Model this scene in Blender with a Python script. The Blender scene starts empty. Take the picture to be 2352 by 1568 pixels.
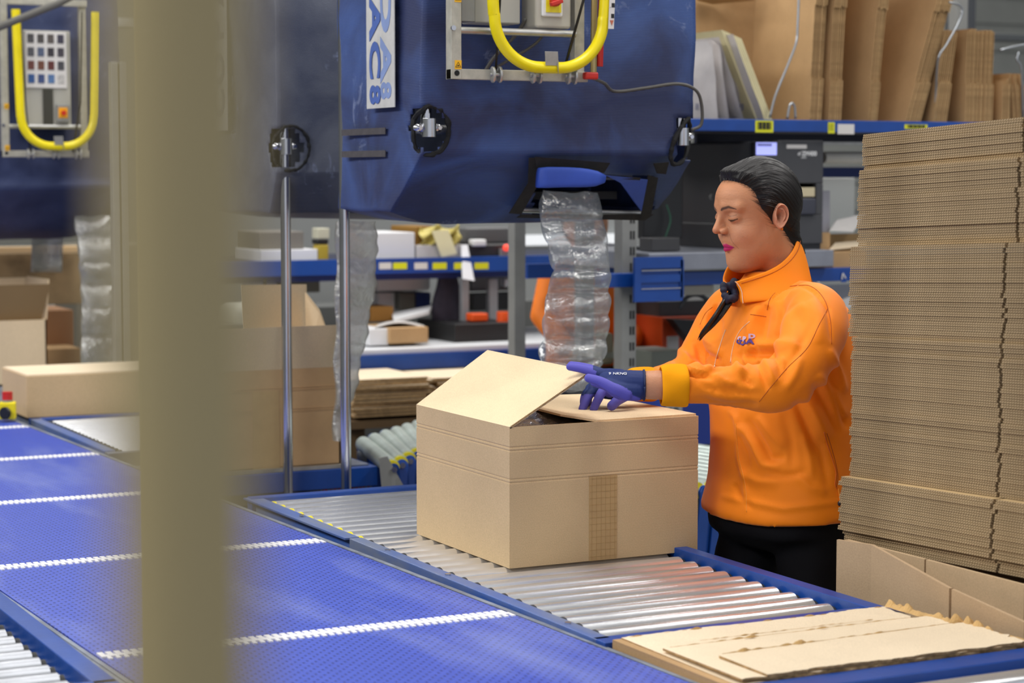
import bpy, bmesh, math, random
import numpy as np
from mathutils import Vector, Matrix, Quaternion, noise
from mathutils.bvhtree import BVHTree
scene = bpy.context.scene
COL = scene.collection
rnd = random.Random(7)

# ------------------------------------------------------------------ camera
FPX, CX, CY, HZ = 4800.0, 1176.0, 784.0, 395.0
YAW = math.radians(26.8)
PITCH = math.atan((CY - HZ) / FPX)
CAM = np.array([0.0, 0.0, 1.6])
FWD = np.array([math.sin(YAW)*math.cos(PITCH), math.cos(YAW)*math.cos(PITCH), -math.sin(PITCH)])
RGT = np.array([math.cos(YAW), -math.sin(YAW), 0.0])
UPV = np.cross(RGT, FWD)
def ray(x, y): return FWD + (x-CX)/FPX*RGT - (y-CY)/FPX*UPV
def atd(x, y, d): return CAM + d*ray(x, y)                      # a photo point at a distance
def atz(x, y, z): r = ray(x, y); return CAM + (z-1.6)/r[2]*r    # ... on a level plane
def aty(x, y, Y): r = ray(x, y); return CAM + Y/r[1]*r          # ... on a plane across the hall
def atx(x, y, X): r = ray(x, y); return CAM + X/r[0]*r
def proj(p):
    v = np.atleast_2d(p) - CAM; d = v@FWD
    return np.stack([CX+FPX*(v@RGT)/d, CY-FPX*(v@UPV)/d, d], 1)

cam_d = bpy.data.cameras.new('camera'); cam = bpy.data.objects.new('camera', cam_d); COL.objects.link(cam)
M = Matrix(((RGT[0], UPV[0], -FWD[0], CAM[0]), (RGT[1], UPV[1], -FWD[1], CAM[1]), (RGT[2], UPV[2], -FWD[2], CAM[2]), (0, 0, 0, 1)))
cam.matrix_world = M
cam_d.sensor_width = 36.0; cam_d.lens = FPX*36.0/2352.0
cam_d.clip_start = 0.05; cam_d.clip_end = 100
cam_d.dof.use_dof = True; cam_d.dof.focus_distance = 4.3; cam_d.dof.aperture_fstop = 4.5
scene.camera = cam
scene.view_settings.view_transform = 'Standard'; scene.view_settings.look = 'None'
scene.view_settings.exposure = 0.0; scene.view_settings.gamma = 1.0
scene.view_settings.use_curve_mapping = False
# ------------------------------------------------------------------ light
w = bpy.data.worlds.new('hall_air'); scene.world = w; w.use_nodes = True
w.node_tree.nodes['Background'].inputs[0].default_value = (0.86, 0.90, 1.0, 1)
w.node_tree.nodes['Background'].inputs[1].default_value = 0.72
def area(loc, sx, sy, power, color=(1, 1, 1), rot=(0, 0, 0)):
    l = bpy.data.lights.new('hall_lamp', 'AREA'); l.shape = 'RECTANGLE'; l.size = sx; l.size_y = sy
    l.energy = power; l.color = color
    o = bpy.data.objects.new('hall_lamp', l); o.location = loc; o.rotation_euler = rot; COL.objects.link(o); return o
for (x, y) in ((2.2, 3.4), (2.2, 7.2), (2.2, 11.2), (5.6, 1.5), (5.6, 5.5), (5.6, 9.5), (9.0, 9.0)):
    area((x, y, 5.3), 0.9, 2.6, 105, (1.0, 0.975, 0.94))
for y in (1.5, 5.0, 8.5):
    area((-2.6, y, 4.3), 0.9, 2.8, 115, (1.0, 0.985, 0.96), (0, math.radians(-48), 0))

# ------------------------------------------------------------------ helpers
def lin(c):
    if isinstance(c, str):
        c = c.lstrip('#'); c = [int(c[i:i+2], 16)/255 for i in (0, 2, 4)]
    return tuple((v/12.92 if v <= .04045 else ((v+.055)/1.055)**2.4) for v in c) + (1.0,)
MATS = {}
def mat(name, color, rough=.5, metal=0., var=0., vscale=8., bump=0., bscale=60., col2=None, stretch=None, spec=.5, alpha=None, coat=0., emit=0.):
    if name in MATS: return MATS[name]
    m = bpy.data.materials.new(name); m.use_nodes = True; nt = m.node_tree; N = nt.nodes; L = nt.links
    b = N['Principled BSDF']; c = lin(color)
    b.inputs['Base Color'].default_value = c; b.inputs['Roughness'].default_value = rough
    b.inputs['Metallic'].default_value = metal; b.inputs['Specular IOR Level'].default_value = spec
    b.inputs['Coat Weight'].default_value = coat
    if emit: b.inputs['Emission Color'].default_value = c; b.inputs['Emission Strength'].default_value = emit
    tc = N.new('ShaderNodeTexCoord'); src = tc.outputs['Object']
    if stretch:
        mp = N.new('ShaderNodeMapping'); mp.inputs['Scale'].default_value = stretch; L.new(src, mp.inputs[0]); src = mp.outputs[0]
    if var > 0:
        n = N.new('ShaderNodeTexNoise'); n.inputs['Scale'].default_value = vscale; n.inputs['Detail'].default_value = 6; n.inputs['Roughness'].default_value = .65
        L.new(src, n.inputs['Vector'])
        mx = N.new('ShaderNodeMix'); mx.data_type = 'RGBA'
        if col2: ca, cb = c, lin(col2)
        else: ca = tuple(v*(1-var) for v in c[:3])+(1,); cb = tuple(min(1, v*(1+var)) for v in c[:3])+(1,)
        mx.inputs['A'].default_value = ca; mx.inputs['B'].default_value = cb
        rp = N.new('ShaderNodeValToRGB'); rp.color_ramp.elements[0].position = .35; rp.color_ramp.elements[1].position = .65
        L.new(n.outputs[0], rp.inputs[0]); L.new(rp.outputs[0], mx.inputs['Factor']); L.new(mx.outputs['Result'], b.inputs['Base Color'])
    if bump > 0:
        n = N.new('ShaderNodeTexNoise'); n.inputs['Scale'].default_value = bscale; n.inputs['Detail'].default_value = 5
        L.new(src, n.inputs['Vector']); bp = N.new('ShaderNodeBump'); bp.inputs['Strength'].default_value = bump; bp.inputs['Distance'].default_value = .01
        L.new(n.outputs[0], bp.inputs['Height']); L.new(bp.outputs[0], b.inputs['Normal'])
    MATS[name] = m; return m

def tag(o, label=None, cat=None, group=None, kind=None):
    if label: o['label'] = label
    if cat: o['category'] = cat
    if group: o['group'] = group
    if kind: o['kind'] = kind
    return o
WLOC = {}
def thing(name, loc, label, cat, group=None):
    o = bpy.data.objects.new(name, None); o.location = loc; o.empty_display_size = .05; COL.objects.link(o)
    WLOC[o] = np.array(loc, float); return tag(o, label, cat, group)
def finish(name, me, m, parent=None, smooth=False, bevel=0., loc=None):
    """mesh in world coordinates -> object; the origin goes to the base of a top-level thing"""
    n = len(me.vertices); co = np.empty(n*3); me.vertices.foreach_get('co', co); co = co.reshape(-1, 3)
    if parent is not None: org = WLOC[parent]
    elif loc is not None: org = np.array(loc, float)
    else: org = np.array([(co[:, 0].min()+co[:, 0].max())/2, (co[:, 1].min()+co[:, 1].max())/2, co[:, 2].min()])
    if parent is not None:
        ctr = (co.min(0)+co.max(0))/2; own = ctr
    else: own = org
    co -= own; me.vertices.foreach_set('co', co.ravel())
    for mm in (m if isinstance(m, (list, tuple)) else [m]): me.materials.append(mm)
    if smooth: me.polygons.foreach_set('use_smooth', [True]*len(me.polygons))
    me.update()
    o = bpy.data.objects.new(name, me); COL.objects.link(o)
    if parent is not None: o.parent = parent; o.location = own-org
    else: o.location = own
    WLOC[o] = own
    if bevel:
        bv = o.modifiers.new('bevel', 'BEVEL'); bv.width = bevel; bv.segments = 2; bv.limit_method = 'ANGLE'
        o.modifiers.new('wn', 'WEIGHTED_NORMAL')
    return o
def frame_of(d):
    d = np.array(d, float); d /= np.linalg.norm(d); a = np.array([0, 0, 1.]) if abs(d[2]) < .9 else np.array([1., 0, 0])
    u = np.cross(a, d); u /= np.linalg.norm(u); return d, u, np.cross(d, u)
class MB:
    def __init__(s): s.v = []; s.f = []; s.mi = []; s.cur = 0
    def add(s, vs, fs):
        b = len(s.v); s.v += [tuple(map(float, p)) for p in vs]; s.f += [tuple(b+i for i in f) for f in fs]; s.mi += [s.cur]*len(fs); return s
    def box(s, c, d, rz=0., R=None):
        c = np.array(c, float); h = np.array(d, float)/2
        if R is None: R = np.array([[math.cos(rz), -math.sin(rz), 0], [math.sin(rz), math.cos(rz), 0], [0, 0, 1]])
        P = [c+R@(h*np.array(q)) for q in ((-1,-1,-1),(1,-1,-1),(1,1,-1),(-1,1,-1),(-1,-1,1),(1,-1,1),(1,1,1),(-1,1,1))]
        return s.add(P, [(0,3,2,1),(4,5,6,7),(0,1,5,4),(1,2,6,5),(2,3,7,6),(3,0,4,7)])
    def bx(s, x0, x1, y0, y1, z0, z1): return s.box(((x0+x1)/2, (y0+y1)/2, (z0+z1)/2), (x1-x0, y1-y0, z1-z0))
    def cyl(s, a, b, r, n=16, r2=None, cap=True):
        return s.tube([a, b], [r, r2 if r2 is not None else r], n, cap)
    def tube(s, path, r, n=12, cap=True, up=None):
        P = [np.array(p, float) for p in path]; m = len(P); r = [r]*m if np.isscalar(r) else r
        vs = []; u = None
        for i in range(m):
            d = P[min(i+1, m-1)]-P[max(i-1, 0)]; d /= (np.linalg.norm(d)+1e-12)
            if u is None: _, u, _ = frame_of(d)
            else:
                u = u-d*(u@d); u /= np.linalg.norm(u)
            v = np.cross(d, u)
            for k in range(n):
                t = 2*math.pi*k/n; vs.append(P[i]+r[i]*(math.cos(t)*u+math.sin(t)*v))
        fs = [(i*n+k, i*n+(k+1) % n, (i+1)*n+(k+1) % n, (i+1)*n+k) for i in range(m-1) for k in range(n)]
        if cap: fs += [tuple(range(n-1, -1, -1)), tuple((m-1)*n+k for k in range(n))]
        return s.add(vs, fs)
    def rings(s, rings, cap=True):
        n = len(rings[0]); vs = [p for r in rings for p in r]; m = len(rings)
        fs = [(i*n+k, i*n+(k+1) % n, (i+1)*n+(k+1) % n, (i+1)*n+k) for i in range(m-1) for k in range(n)]
        if cap: fs += [tuple(range(n-1, -1, -1)), tuple((m-1)*n+k for k in range(n))]
        return s.add(vs, fs)
    def slab(s, poly, off):
        """flat polygon of 3D points given thickness by vector off"""
        n = len(poly); P = [np.array(p, float) for p in poly]; off = np.array(off, float)
        return s.add(P+[p+off for p in P], [tuple(range(n-1, -1, -1)), tuple(range(n, 2*n))]+[(k, (k+1) % n, n+(k+1) % n, n+k) for k in range(n)])
    def grid(s, fn, nu, nv):
        vs = [fn(i/nu, j/nv) for j in range(nv+1) for i in range(nu+1)]
        return s.add(vs, [(j*(nu+1)+i, j*(nu+1)+i+1, (j+1)*(nu+1)+i+1, (j+1)*(nu+1)+i) for j in range(nv) for i in range(nu)])
    def sph(s, c, r, n=12, m=8, R=None):
        c = np.array(c, float); r = np.array([r]*3 if np.isscalar(r) else r, float); R = np.eye(3) if R is None else R
        vs = [c+R@(r*np.array([0, 0, -1.]))]
        for j in range(1, m):
            t = math.pi*j/m
            for k in range(n): p = 2*math.pi*k/n; vs.append(c+R@(r*np.array([math.sin(t)*math.cos(p), math.sin(t)*math.sin(p), -math.cos(t)])))
        vs.append(c+R@(r*np.array([0, 0, 1.])))
        fs = [(0, 1+(k+1) % n, 1+k) for k in range(n)]
        for j in range(m-2): fs += [(1+j*n+k, 1+j*n+(k+1) % n, 1+(j+1)*n+(k+1) % n, 1+(j+1)*n+k) for k in range(n)]
        e = len(vs)-1; fs += [(e, 1+(m-2)*n+k, 1+(m-2)*n+(k+1) % n) for k in range(n)]
        return s.add(vs, fs)
    def mesh(s, name='m'):
        me = bpy.data.meshes.new(name); me.from_pydata(s.v, [], s.f)
        bm = bmesh.new(); bm.from_mesh(me); bmesh.ops.recalc_face_normals(bm, faces=bm.faces); bm.to_mesh(me); bm.free()
        return me
    def build(s, name, m, parent=None, smooth=False, bevel=0., loc=None):
        me = bpy.data.meshes.new(name); me.from_pydata(s.v, [], s.f)
        me.polygons.foreach_set('material_index', s.mi)
        bm = bmesh.new(); bm.from_mesh(me); bmesh.ops.recalc_face_normals(bm, faces=bm.faces); bm.to_mesh(me); bm.free()
        o = finish(name, me, m, parent, smooth, bevel, loc)
        if smooth == 'auto':
            o.modifiers.new('es', 'EDGE_SPLIT').split_angle = math.radians(40)
        return o
def smoothed(me, voxel, iters=6, fac=.5):
    """fuse overlapping closed shapes into one skin"""
    o = bpy.data.objects.new('t', me); COL.objects.link(o)
    r = o.modifiers.new('r', 'REMESH'); r.mode = 'VOXEL'; r.voxel_size = voxel
    sm = o.modifiers.new('s', 'SMOOTH'); sm.iterations = iters; sm.factor = fac
    dg = bpy.context.evaluated_depsgraph_get(); dg.update()
    out = bpy.data.meshes.new_from_object(o.evaluated_get(dg)); bpy.data.objects.remove(o); out.materials.clear(); return out
def coords(me): c = np.empty(len(me.vertices)*3); me.vertices.foreach_get('co', c); return c.reshape(-1, 3)
def setco(me, c): me.vertices.foreach_set('co', np.ascontiguousarray(c).ravel()); me.update()
def normals(me): c = np.empty(len(me.vertices)*3); me.vertex_normals.foreach_get('vector', c); return c.reshape(-1, 3)
def setcol(me, c, name='tint'):
    a = me.color_attributes.new(name, 'FLOAT_COLOR', 'POINT'); d = np.ones((len(me.vertices), 4)); d[:, :3] = c; a.data.foreach_set('color', d.ravel())
def sstep(x, a=0., b=1.):
    t = np.clip((x-a)/(b-a), 0, 1); return t*t*(3-2*t)
def writing(name, body, size, loc, xd, ud, m, parent=None, extrude=.0006, sx=1., bold=.0, align='CENTER'):
    cu = bpy.data.curves.new(name, 'FONT'); cu.body = body; cu.size = size; cu.extrude = extrude; cu.offset = bold
    cu.align_x = align; cu.align_y = 'CENTER'; cu.resolution_u = 4
    t = bpy.data.objects.new(name, cu); COL.objects.link(t)
    dg = bpy.context.evaluated_depsgraph_get(); dg.update()
    me = bpy.data.meshes.new_from_object(t.evaluated_get(dg)); bpy.data.objects.remove(t)
    xd = np.array(xd, float); ud = np.array(ud, float); xd /= np.linalg.norm(xd); ud /= np.linalg.norm(ud); nd = np.cross(xd, ud)
    c = coords(me); c = np.array(loc)+c[:, :1]*sx*xd+c[:, 1:2]*ud+c[:, 2:3]*nd; setco(me, c); me.materials.clear()
    return finish(name, me, m, parent)
def curvepts(pts, n=8):
    """smooth path through points (Catmull-Rom)"""
    P = [np.array(p, float) for p in pts]; P = [2*P[0]-P[1]]+P+[2*P[-1]-P[-2]]; out = []
    for i in range(1, len(P)-2):
        for k in range(n):
            t = k/n; out.append(.5*((2*P[i])+(-P[i-1]+P[i+1])*t+(2*P[i-1]-5*P[i]+4*P[i+1]-P[i+2])*t*t+(-P[i-1]+3*P[i]-3*P[i+1]+P[i+2])*t**3))
    out.append(P[-2]); return out
def interp(xs, ys, t): return np.interp(t, xs, ys)
def copytree(o, delta, label=None, parent=None):
    c = o.copy(); COL.objects.link(c)
    if parent is None: c.location = Vector(o.location)+Vector(delta)
    else: c.parent = parent
    if label: c['label'] = label
    WLOC[c] = WLOC[o]+np.array(delta)
    for ch in [q for q in WLOC if q.parent == o]: copytree(ch, delta, None, c)
    return c

# ------------------------------------------------------------------ materials
def cardboard(name, color, dark=.10, flute=None):
    if name in MATS: return MATS[name]
    m = mat(name, color, .85, var=dark, vscale=3.0, spec=.12); nt = m.node_tree; N = nt.nodes; L = nt.links
    b = N['Principled BSDF']
    n = N.new('ShaderNodeTexNoise'); n.inputs['Scale'].default_value = 420; n.inputs['Detail'].default_value = 3
    tc = N.new('ShaderNodeTexCoord'); L.new(tc.outputs['Object'], n.inputs['Vector'])
    mx = N.new('ShaderNodeMix'); mx.data_type = 'RGBA'; mx.blend_type = 'MULTIPLY'; mx.inputs['Factor'].default_value = .35
    src = b.inputs['Base Color'].links[0].from_socket
    L.new(src, mx.inputs['A']); L.new(n.outputs[0], mx.inputs['B'])
    g = N.new('ShaderNodeMix'); g.data_type = 'RGBA'; g.blend_type = 'MULTIPLY'; g.inputs['Factor'].default_value = 1
    L.new(mx.outputs['Result'], g.inputs['A']); g.inputs['B'].default_value = (1.2, 1.2, 1.2, 1)
    L.new(g.outputs['Result'], b.inputs['Base Color'])
    wv = N.new('ShaderNodeTexWave'); wv.inputs['Scale'].default_value = 55; wv.bands_direction = flute or 'Z'; wv.inputs['Distortion'].default_value = 1.0
    L.new(tc.outputs['Object'], wv.inputs['Vector'])
    bp = N.new('ShaderNodeBump'); bp.inputs['Strength'].default_value = .025; bp.inputs['Distance'].default_value = .001
    L.new(wv.outputs['Fac'], bp.inputs['Height']); L.new(bp.outputs[0], b.inputs['Normal'])
    return m
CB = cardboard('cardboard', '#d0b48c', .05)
CBL = cardboard('cardboard_lit', '#e2cba8', .05)  # paler cardboard, the light on raised flaps put into its colour
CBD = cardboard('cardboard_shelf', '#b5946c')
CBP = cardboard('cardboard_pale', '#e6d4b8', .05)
EDGE = mat('cardboard_edge', '#a88a62', .95, var=.3, vscale=90, spec=.1)
BLUE = mat('blue_paint', '#114496', .36, var=.12, vscale=6, bump=.05, bscale=90)
BLUED = mat('blue_paint_worn', '#2a58aa', .42, var=.8, vscale=9, col2='#6f7a94', stretch=(1, .3, 1))
SLATE = mat('dusty_metal', '#6f7687', .5, .2, var=.25, vscale=12)
CHROME = mat('chrome', '#c9cad0', .16, 1., var=.05)
ALU = mat('aluminium', '#b9b9b6', .42, .85, var=.12, vscale=15)
ALUP = mat('aluminium_profile', '#b4b1a4', .5, .3, var=.15, vscale=20)
GREYP = mat('grey_paint', '#8e8f8c', .5, .1, var=.08)
BLACK = mat('black_plastic', '#17181a', .45)
DARK = mat('dark_gap', '#0c0d10', .8)
RUBBER = mat('black_rubber', '#222326', .7)
WHITE = mat('white_paint', '#e4e5e6', .5, var=.04)
YEL = mat('yellow_paint', '#f2de05', .35, var=.05)
YELP = mat('yellow_plastic', '#e8d81c', .4)
YLAB = mat('yellow_label', '#dfe021', .5)
LABW = mat('white_label', '#dcd9d6', .5)
REDP = mat('red_plastic', '#c8281c', .35)
ORNG = mat('orange_plastic', '#ef5a1c', .5)
INK = mat('ink_black', '#1b1b1d', .6)
STEEL = mat('bolt_steel', '#c9cbd0', .25, 1.)
ROLL = mat('zinc_roller', '#e2e5ea', .27, .78, var=.08, vscale=14, bump=.03, bscale=120, stretch=(.25, 1, 1))
ROLLG = mat('zinc_roller_aged', '#c3cfc9', .40, .6, var=.10, vscale=14)
PRBL = mat('shelf_plate', '#8a8e99', .45, .3, var=.1)
# ================================================================== THE SETTING
m = mat('floor_concrete', '#7f7d78', .55, var=.15, vscale=2.5, bump=.05)
tag(MB().bx(-6, 16, -4, 16, -.1, 0).build('floor', m), kind='structure')
mw = mat('wall_panel', '#a9aca9', .6, var=.05, vscale=3)
g = MB(); g.bx(-6, 16, 15.8, 16, 0, 6.5)
for k in range(26): g.bx(-6, 16, 15.76, 15.8, .25*k, .25*k+.22)
tag(g.build('wall_back', mw), kind='structure')
tag(MB().bx(15.8, 16, -4, 15.8, 0, 6.5).build('wall_right', mw), kind='structure')
tag(MB().bx(-6, -5.8, -4, 15.8, 0, 6.5).build('wall_left', mw), kind='structure')
mc = mat('ceiling_sheet', '#c8c9c6', .7)
g = MB(); g.bx(-6, 16, -4, 16, 6.5, 6.6)
for k in range(11): g.bx(-6, 16, -3.6+k*1.9, -3.45+k*1.9, 6.25, 6.5)
tag(g.build('ceiling', mc), kind='structure')

# ================================================================== MAIN BELT
def belt_x(Y, e):                       # e=0 left edge, 1 right edge
    l = .925-.022*(Y-3.3); r = 1.69-.0313*(Y-3.3); return l+(r-l)*e
bm_ = mat('modular_belt', '#2c4fd6', .46, var=.0)
nt = bm_.node_tree; N = nt.nodes; L = nt.links; b = N['Principled BSDF']
tc = N.new('ShaderNodeTexCoord'); mp = N.new('ShaderNodeMapping'); mp.inputs['Scale'].default_value = (1/.021, 1/.021, 1); L.new(tc.outputs['Object'], mp.inputs[0])
br = N.new('ShaderNodeTexBrick'); br.inputs['Scale'].default_value = 1; br.inputs['Mortar Size'].default_value = .10; br.inputs['Mortar Smooth'].default_value = .35
br.inputs['Brick Width'].default_value = 1.; br.inputs['Row Height'].default_value = .55; br.offset = .5
br.inputs['Color1'].default_value = lin('#405cce'); br.inputs['Color2'].default_value = lin('#3b57c6'); br.inputs['Mortar'].default_value = lin('#172b84')
L.new(mp.outputs[0], br.inputs[0])
ns = N.new('ShaderNodeTexNoise'); ns.inputs['Scale'].default_value = 1.1; ns.inputs['Detail'].default_value = 7; ns.inputs['Roughness'].default_value = .6
mp2 = N.new('ShaderNodeMapping'); mp2.inputs['Scale'].default_value = (3.2, .8, 1); L.new(tc.outputs['Object'], mp2.inputs[0]); L.new(mp2.outputs[0], ns.inputs[0])
rp = N.new('ShaderNodeValToRGB'); rp.color_ramp.elements[0].position = .50; rp.color_ramp.elements[1].position = .78; rp.color_ramp.elements[1].color = (.42, .42, .42, 1)
L.new(ns.outputs[0], rp.inputs[0])
mx = N.new('ShaderNodeMix'); mx.data_type = 'RGBA'; mx.inputs['B'].default_value = lin('#a9b4d8'); L.new(rp.outputs[0], mx.inputs['Factor']); L.new(br.outputs['Color'], mx.inputs['A'])
L.new(mx.outputs['Result'], b.inputs['Base Color'])
bp = N.new('ShaderNodeBump'); bp.inputs['Strength'].default_value = .7; bp.inputs['Distance'].default_value = .003; bp.invert = True
L.new(br.outputs['Fac'], bp.inputs['Height']); L.new(bp.outputs[0], b.inputs['Normal'])
belt = thing('belt_conveyor', (1.3, 4.5, 0), 'wide blue modular belt conveyor with white cross rows, between the roller tables', 'conveyor')
g = MB()
Y0, Y1 = 1.6, 10.5
g.add([(belt_x(Y0, 0), Y0, .80), (belt_x(Y0, 1), Y0, .80), (belt_x(Y1, 1), Y1, .80), (belt_x(Y1, 0), Y1, .80),
       (belt_x(Y0, 0), Y0, .775), (belt_x(Y0, 1), Y0, .775), (belt_x(Y1, 1), Y1, .775), (belt_x(Y1, 0), Y1, .775)],
      [(0,1,2,3),(7,6,5,4),(0,4,5,1),(1,5,6,2),(2,6,7,3),(3,7,4,0)])
g.build('belt', bm_, belt)
wr = mat('white_links', '#f1f1f4', .4)
for Yr in (2.52, 3.345, 4.2, 5.03, 5.80, 6.53, 7.26, 8.0):
    g = MB(); n = 54
    x0, x1 = belt_x(Yr, .004), belt_x(Yr, .996); dx = (x1-x0)/n
    for k in range(n):
        xa = x0+k*dx; g.box((xa+dx*.30, Yr+.008, .8010), (dx*.66, .034, .004)); g.box((xa+dx*.78, Yr-.008, .8008), (dx*.5, .030, .003))
    g.build('white_link_row', wr, belt)
for e, sgn in ((0, -1), (1, 1)):
    g = MB()
    for (dz0, dz1, w0, w1) in ((.60, .800, .004, .012), (.62, .798, .012, .02)):
        P = [(belt_x(Y0, e)+sgn*w0, Y0), (belt_x(Y0, e)+sgn*w1, Y0), (belt_x(Y1, e)+sgn*w1, Y1), (belt_x(Y1, e)+sgn*w0, Y1)]
        g.slab([(p[0], p[1], dz0) for p in P], (0, 0, dz1-dz0))
    g.build('side_rail', mat('belt_rail', '#7d8594', .5, .3, var=.3, vscale=14), belt)
for Yl in (1.9, 4.4, 7.0, 9.6):
    for e in (.03, .97): MB().bx(belt_x(Yl, e)-.03, belt_x(Yl, e)+.03, Yl-.03, Yl+.03, 0, .775).build('leg', GREYP, belt)
MB().bx(1.0, 1.6, 1.7, 10.4, .70, .77).build('bed_plate', SLATE, belt)

# ================================================================== ROLLER TABLES
def roller(g, a, b, r=.0255): g.cyl(a, b, r, 20)
def roller_table(name, x0, x1, ys, rails, label, yellow=(), z=.8, r=.0272, m=ROLL, legs=(), extra=None):
    t = thing(name, ((x0+x1)/2, (ys[0]+ys[-1])/2, 0), label, 'conveyor')
    for i, y in enumerate(ys):
        g = MB(); roller(g, (x0, y, z-r), (x1, y, z-r), r); o = g.build('roller', m, t, smooth='auto')
        MB().cyl((x0-.016, y, z-r), (x0, y, z-r), r*.98, 14).build('bearing', YELP if i in yellow else RUBBER, o, smooth='auto')
        MB().cyl((x1, y, z-r), (x1+.010, y, z-r), r*.8, 14).build('bearing', RUBBER, o, smooth='auto')
        MB().cyl((x0-.03, y, z-r), (x1+.03, y, z-r), .006, 8).build('axle', STEEL, o)
    for (a0, a1, b0, b1, c0, c1, mm) in rails: MB().bx(a0, a1, b0, b1, c0, c1).build('frame_rail', mm, t, bevel=.002)
    for (lx, ly) in legs: MB().bx(lx-.025, lx+.025, ly-.025, ly+.025, 0, .7).build('leg', BLUE, t)
    MB().bx(x0+.02, x1-.02, ys[0], ys[-1], .60, .612).build('under_sheet', DARK, t)  # near-black sheet under the rollers, showing in their gaps
    return t
ysA = [3.161+.0592*k for k in range(18)]
ysB = [4.225+.0607*k for k in range(10)]
rt = roller_table('roller_table', 1.762, 2.256, ysA+ysB,
    [(1.712, 1.742, 3.07, 4.175, .62, .806, BLUED), (1.722, 1.758, 4.175, 4.815, .62, .797, BLUED), (2.268, 2.30, 2.985, 4.81, .62, .812, BLUE),
     (1.712, 2.30, 3.04, 3.085, .62, .806, BLUE), (1.712, 2.30, 4.80, 4.835, .62, .806, BLUE), (1.74, 2.268, 4.186, 4.194, .70, .795, BLUE)],
    'roller table of polished zinc rollers in a blue frame, carrying the big open box', yellow=set(range(18, 28)), legs=((1.74, 3.1), (2.28, 3.1), (1.74, 4.78), (2.28, 4.78)))
# dusty wedge plate beside the yellow roller ends
MB().slab([(1.708, 4.19, .8), (1.742, 4.19, .8), (1.742, 4.83, .8), (1.70, 4.83, .8)], (0, 0, .004)).build('wedge_plate', BLUED, rt)
for yy in (3.2, 3.7, 4.0, 4.5): MB().cyl((1.727, yy, .806), (1.727, yy, .809), .006, 10).build('screw', STEEL, rt)
# near table, bottom left of the belt
ysn = [3.214+.0595*k for k in range(11)]
roller_table('roller_table', .30, .836, ysn, [(.862, .9, 3.15, 4.6, .62, .806, BLUE), (.25, .9, 3.135, 3.17, .62, .806, BLUE), (.25, .285, 3.15, 4.6, .62, .806, BLUE)],
    'roller table on the near side of the belt, only its silver roller ends showing', legs=((.27, 3.2), (.88, 3.2), (.88, 4.5)), r=.0245, m=mat('zinc_roller_darkened', '#8f9298', .42, .85, var=.12, vscale=14))  # rollers darkened in colour to offset glare from the left lamps
# far table beyond the column
ysf = [5.87+.0415*k for k in range(20)]
t = roller_table('roller_table', 1.70, 2.32, ysf, [(1.64, 1.675, 5.84, 6.72, .62, .803, BLUED), (2.34, 2.37, 5.84, 6.72, .62, .803, BLUE), (1.64, 2.37, 6.70, 6.73, .62, .803, BLUE), (1.64, 2.37, 5.80, 5.835, .62, .80, SLATE)],
    'far roller table of thin bright rollers, before the long low closed box', r=.017, legs=((1.66, 5.85), (2.35, 5.85)))

# ================================================================== BIG OPEN BOX
bx0, bx1, by0, by1, bz0, bz1 = 1.879, 2.325, 3.731, 4.188, .8005, 1.088
box = thing('cardboard_box', ((bx0+bx1)/2, (by0+by1)/2, bz0), 'big brown cardboard box on the silver rollers, its lid flap raised by the gloved hand', 'box')
prof = [(bz0, 0)]
for zc in (.975, .982, 1.040, 1.047):
    prof += [(zc-.0025, 0), (zc, .0013), (zc+.0025, 0)]
prof.append((bz1, 0)); prof.sort()
def rectring(z, i, j=0): 
    return [(bx0+i, by0+i, z), (bx1-i, by0+i, z), (bx1-i, by1-i, z), (bx0+i, by1-i, z)]
g = MB(); g.rings([rectring(z, i) for z, i in prof]+[rectring(bz1, .005)]+[rectring(bz0+.02, .005)], cap=False)
g.add(rectring(bz0, 0), [(0, 1, 2, 3)]); g.add(rectring(bz0+.02, .005), [(0, 1, 2, 3)])
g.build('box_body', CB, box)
TAPE = mat('paper_tape', '#bd9c6c', .45, var=.06, vscale=20)
g = MB(); g.bx(2.062, 2.128, by0-.0012, by0-.0002, bz0, .976)
g.build('paper_tape', TAPE, box)
g = MB()
for k in range(6): g.bx(2.068+k*.0108, 2.0686+k*.0108, by0-.0016, by0-.0010, bz0+.002, .974)
for k in range(13): g.bx(2.063, 2.127, by0-.0016, by0-.0010, bz0+.008+k*.0135, bz0+.0086+k*.0135)
g.build('tape_threads', mat('tape_thread', '#b08f5c', .5), box)
def flap(pts, th=.0045, name='flap', m=CBL):
    P = [np.array(p, float) for p in pts]; n = np.cross(P[1]-P[0], P[-1]-P[0]); n /= np.linalg.norm(n)
    g = MB(); g.slab(P, -n*th if n[2] > 0 else n*th); return g
flap([(bx0, by0, bz1+.001), (bx0, by1, bz1+.001), (2.054, by1, 1.203), (2.066, by0, 1.194)]).build('left_flap', CBL, box)
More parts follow.
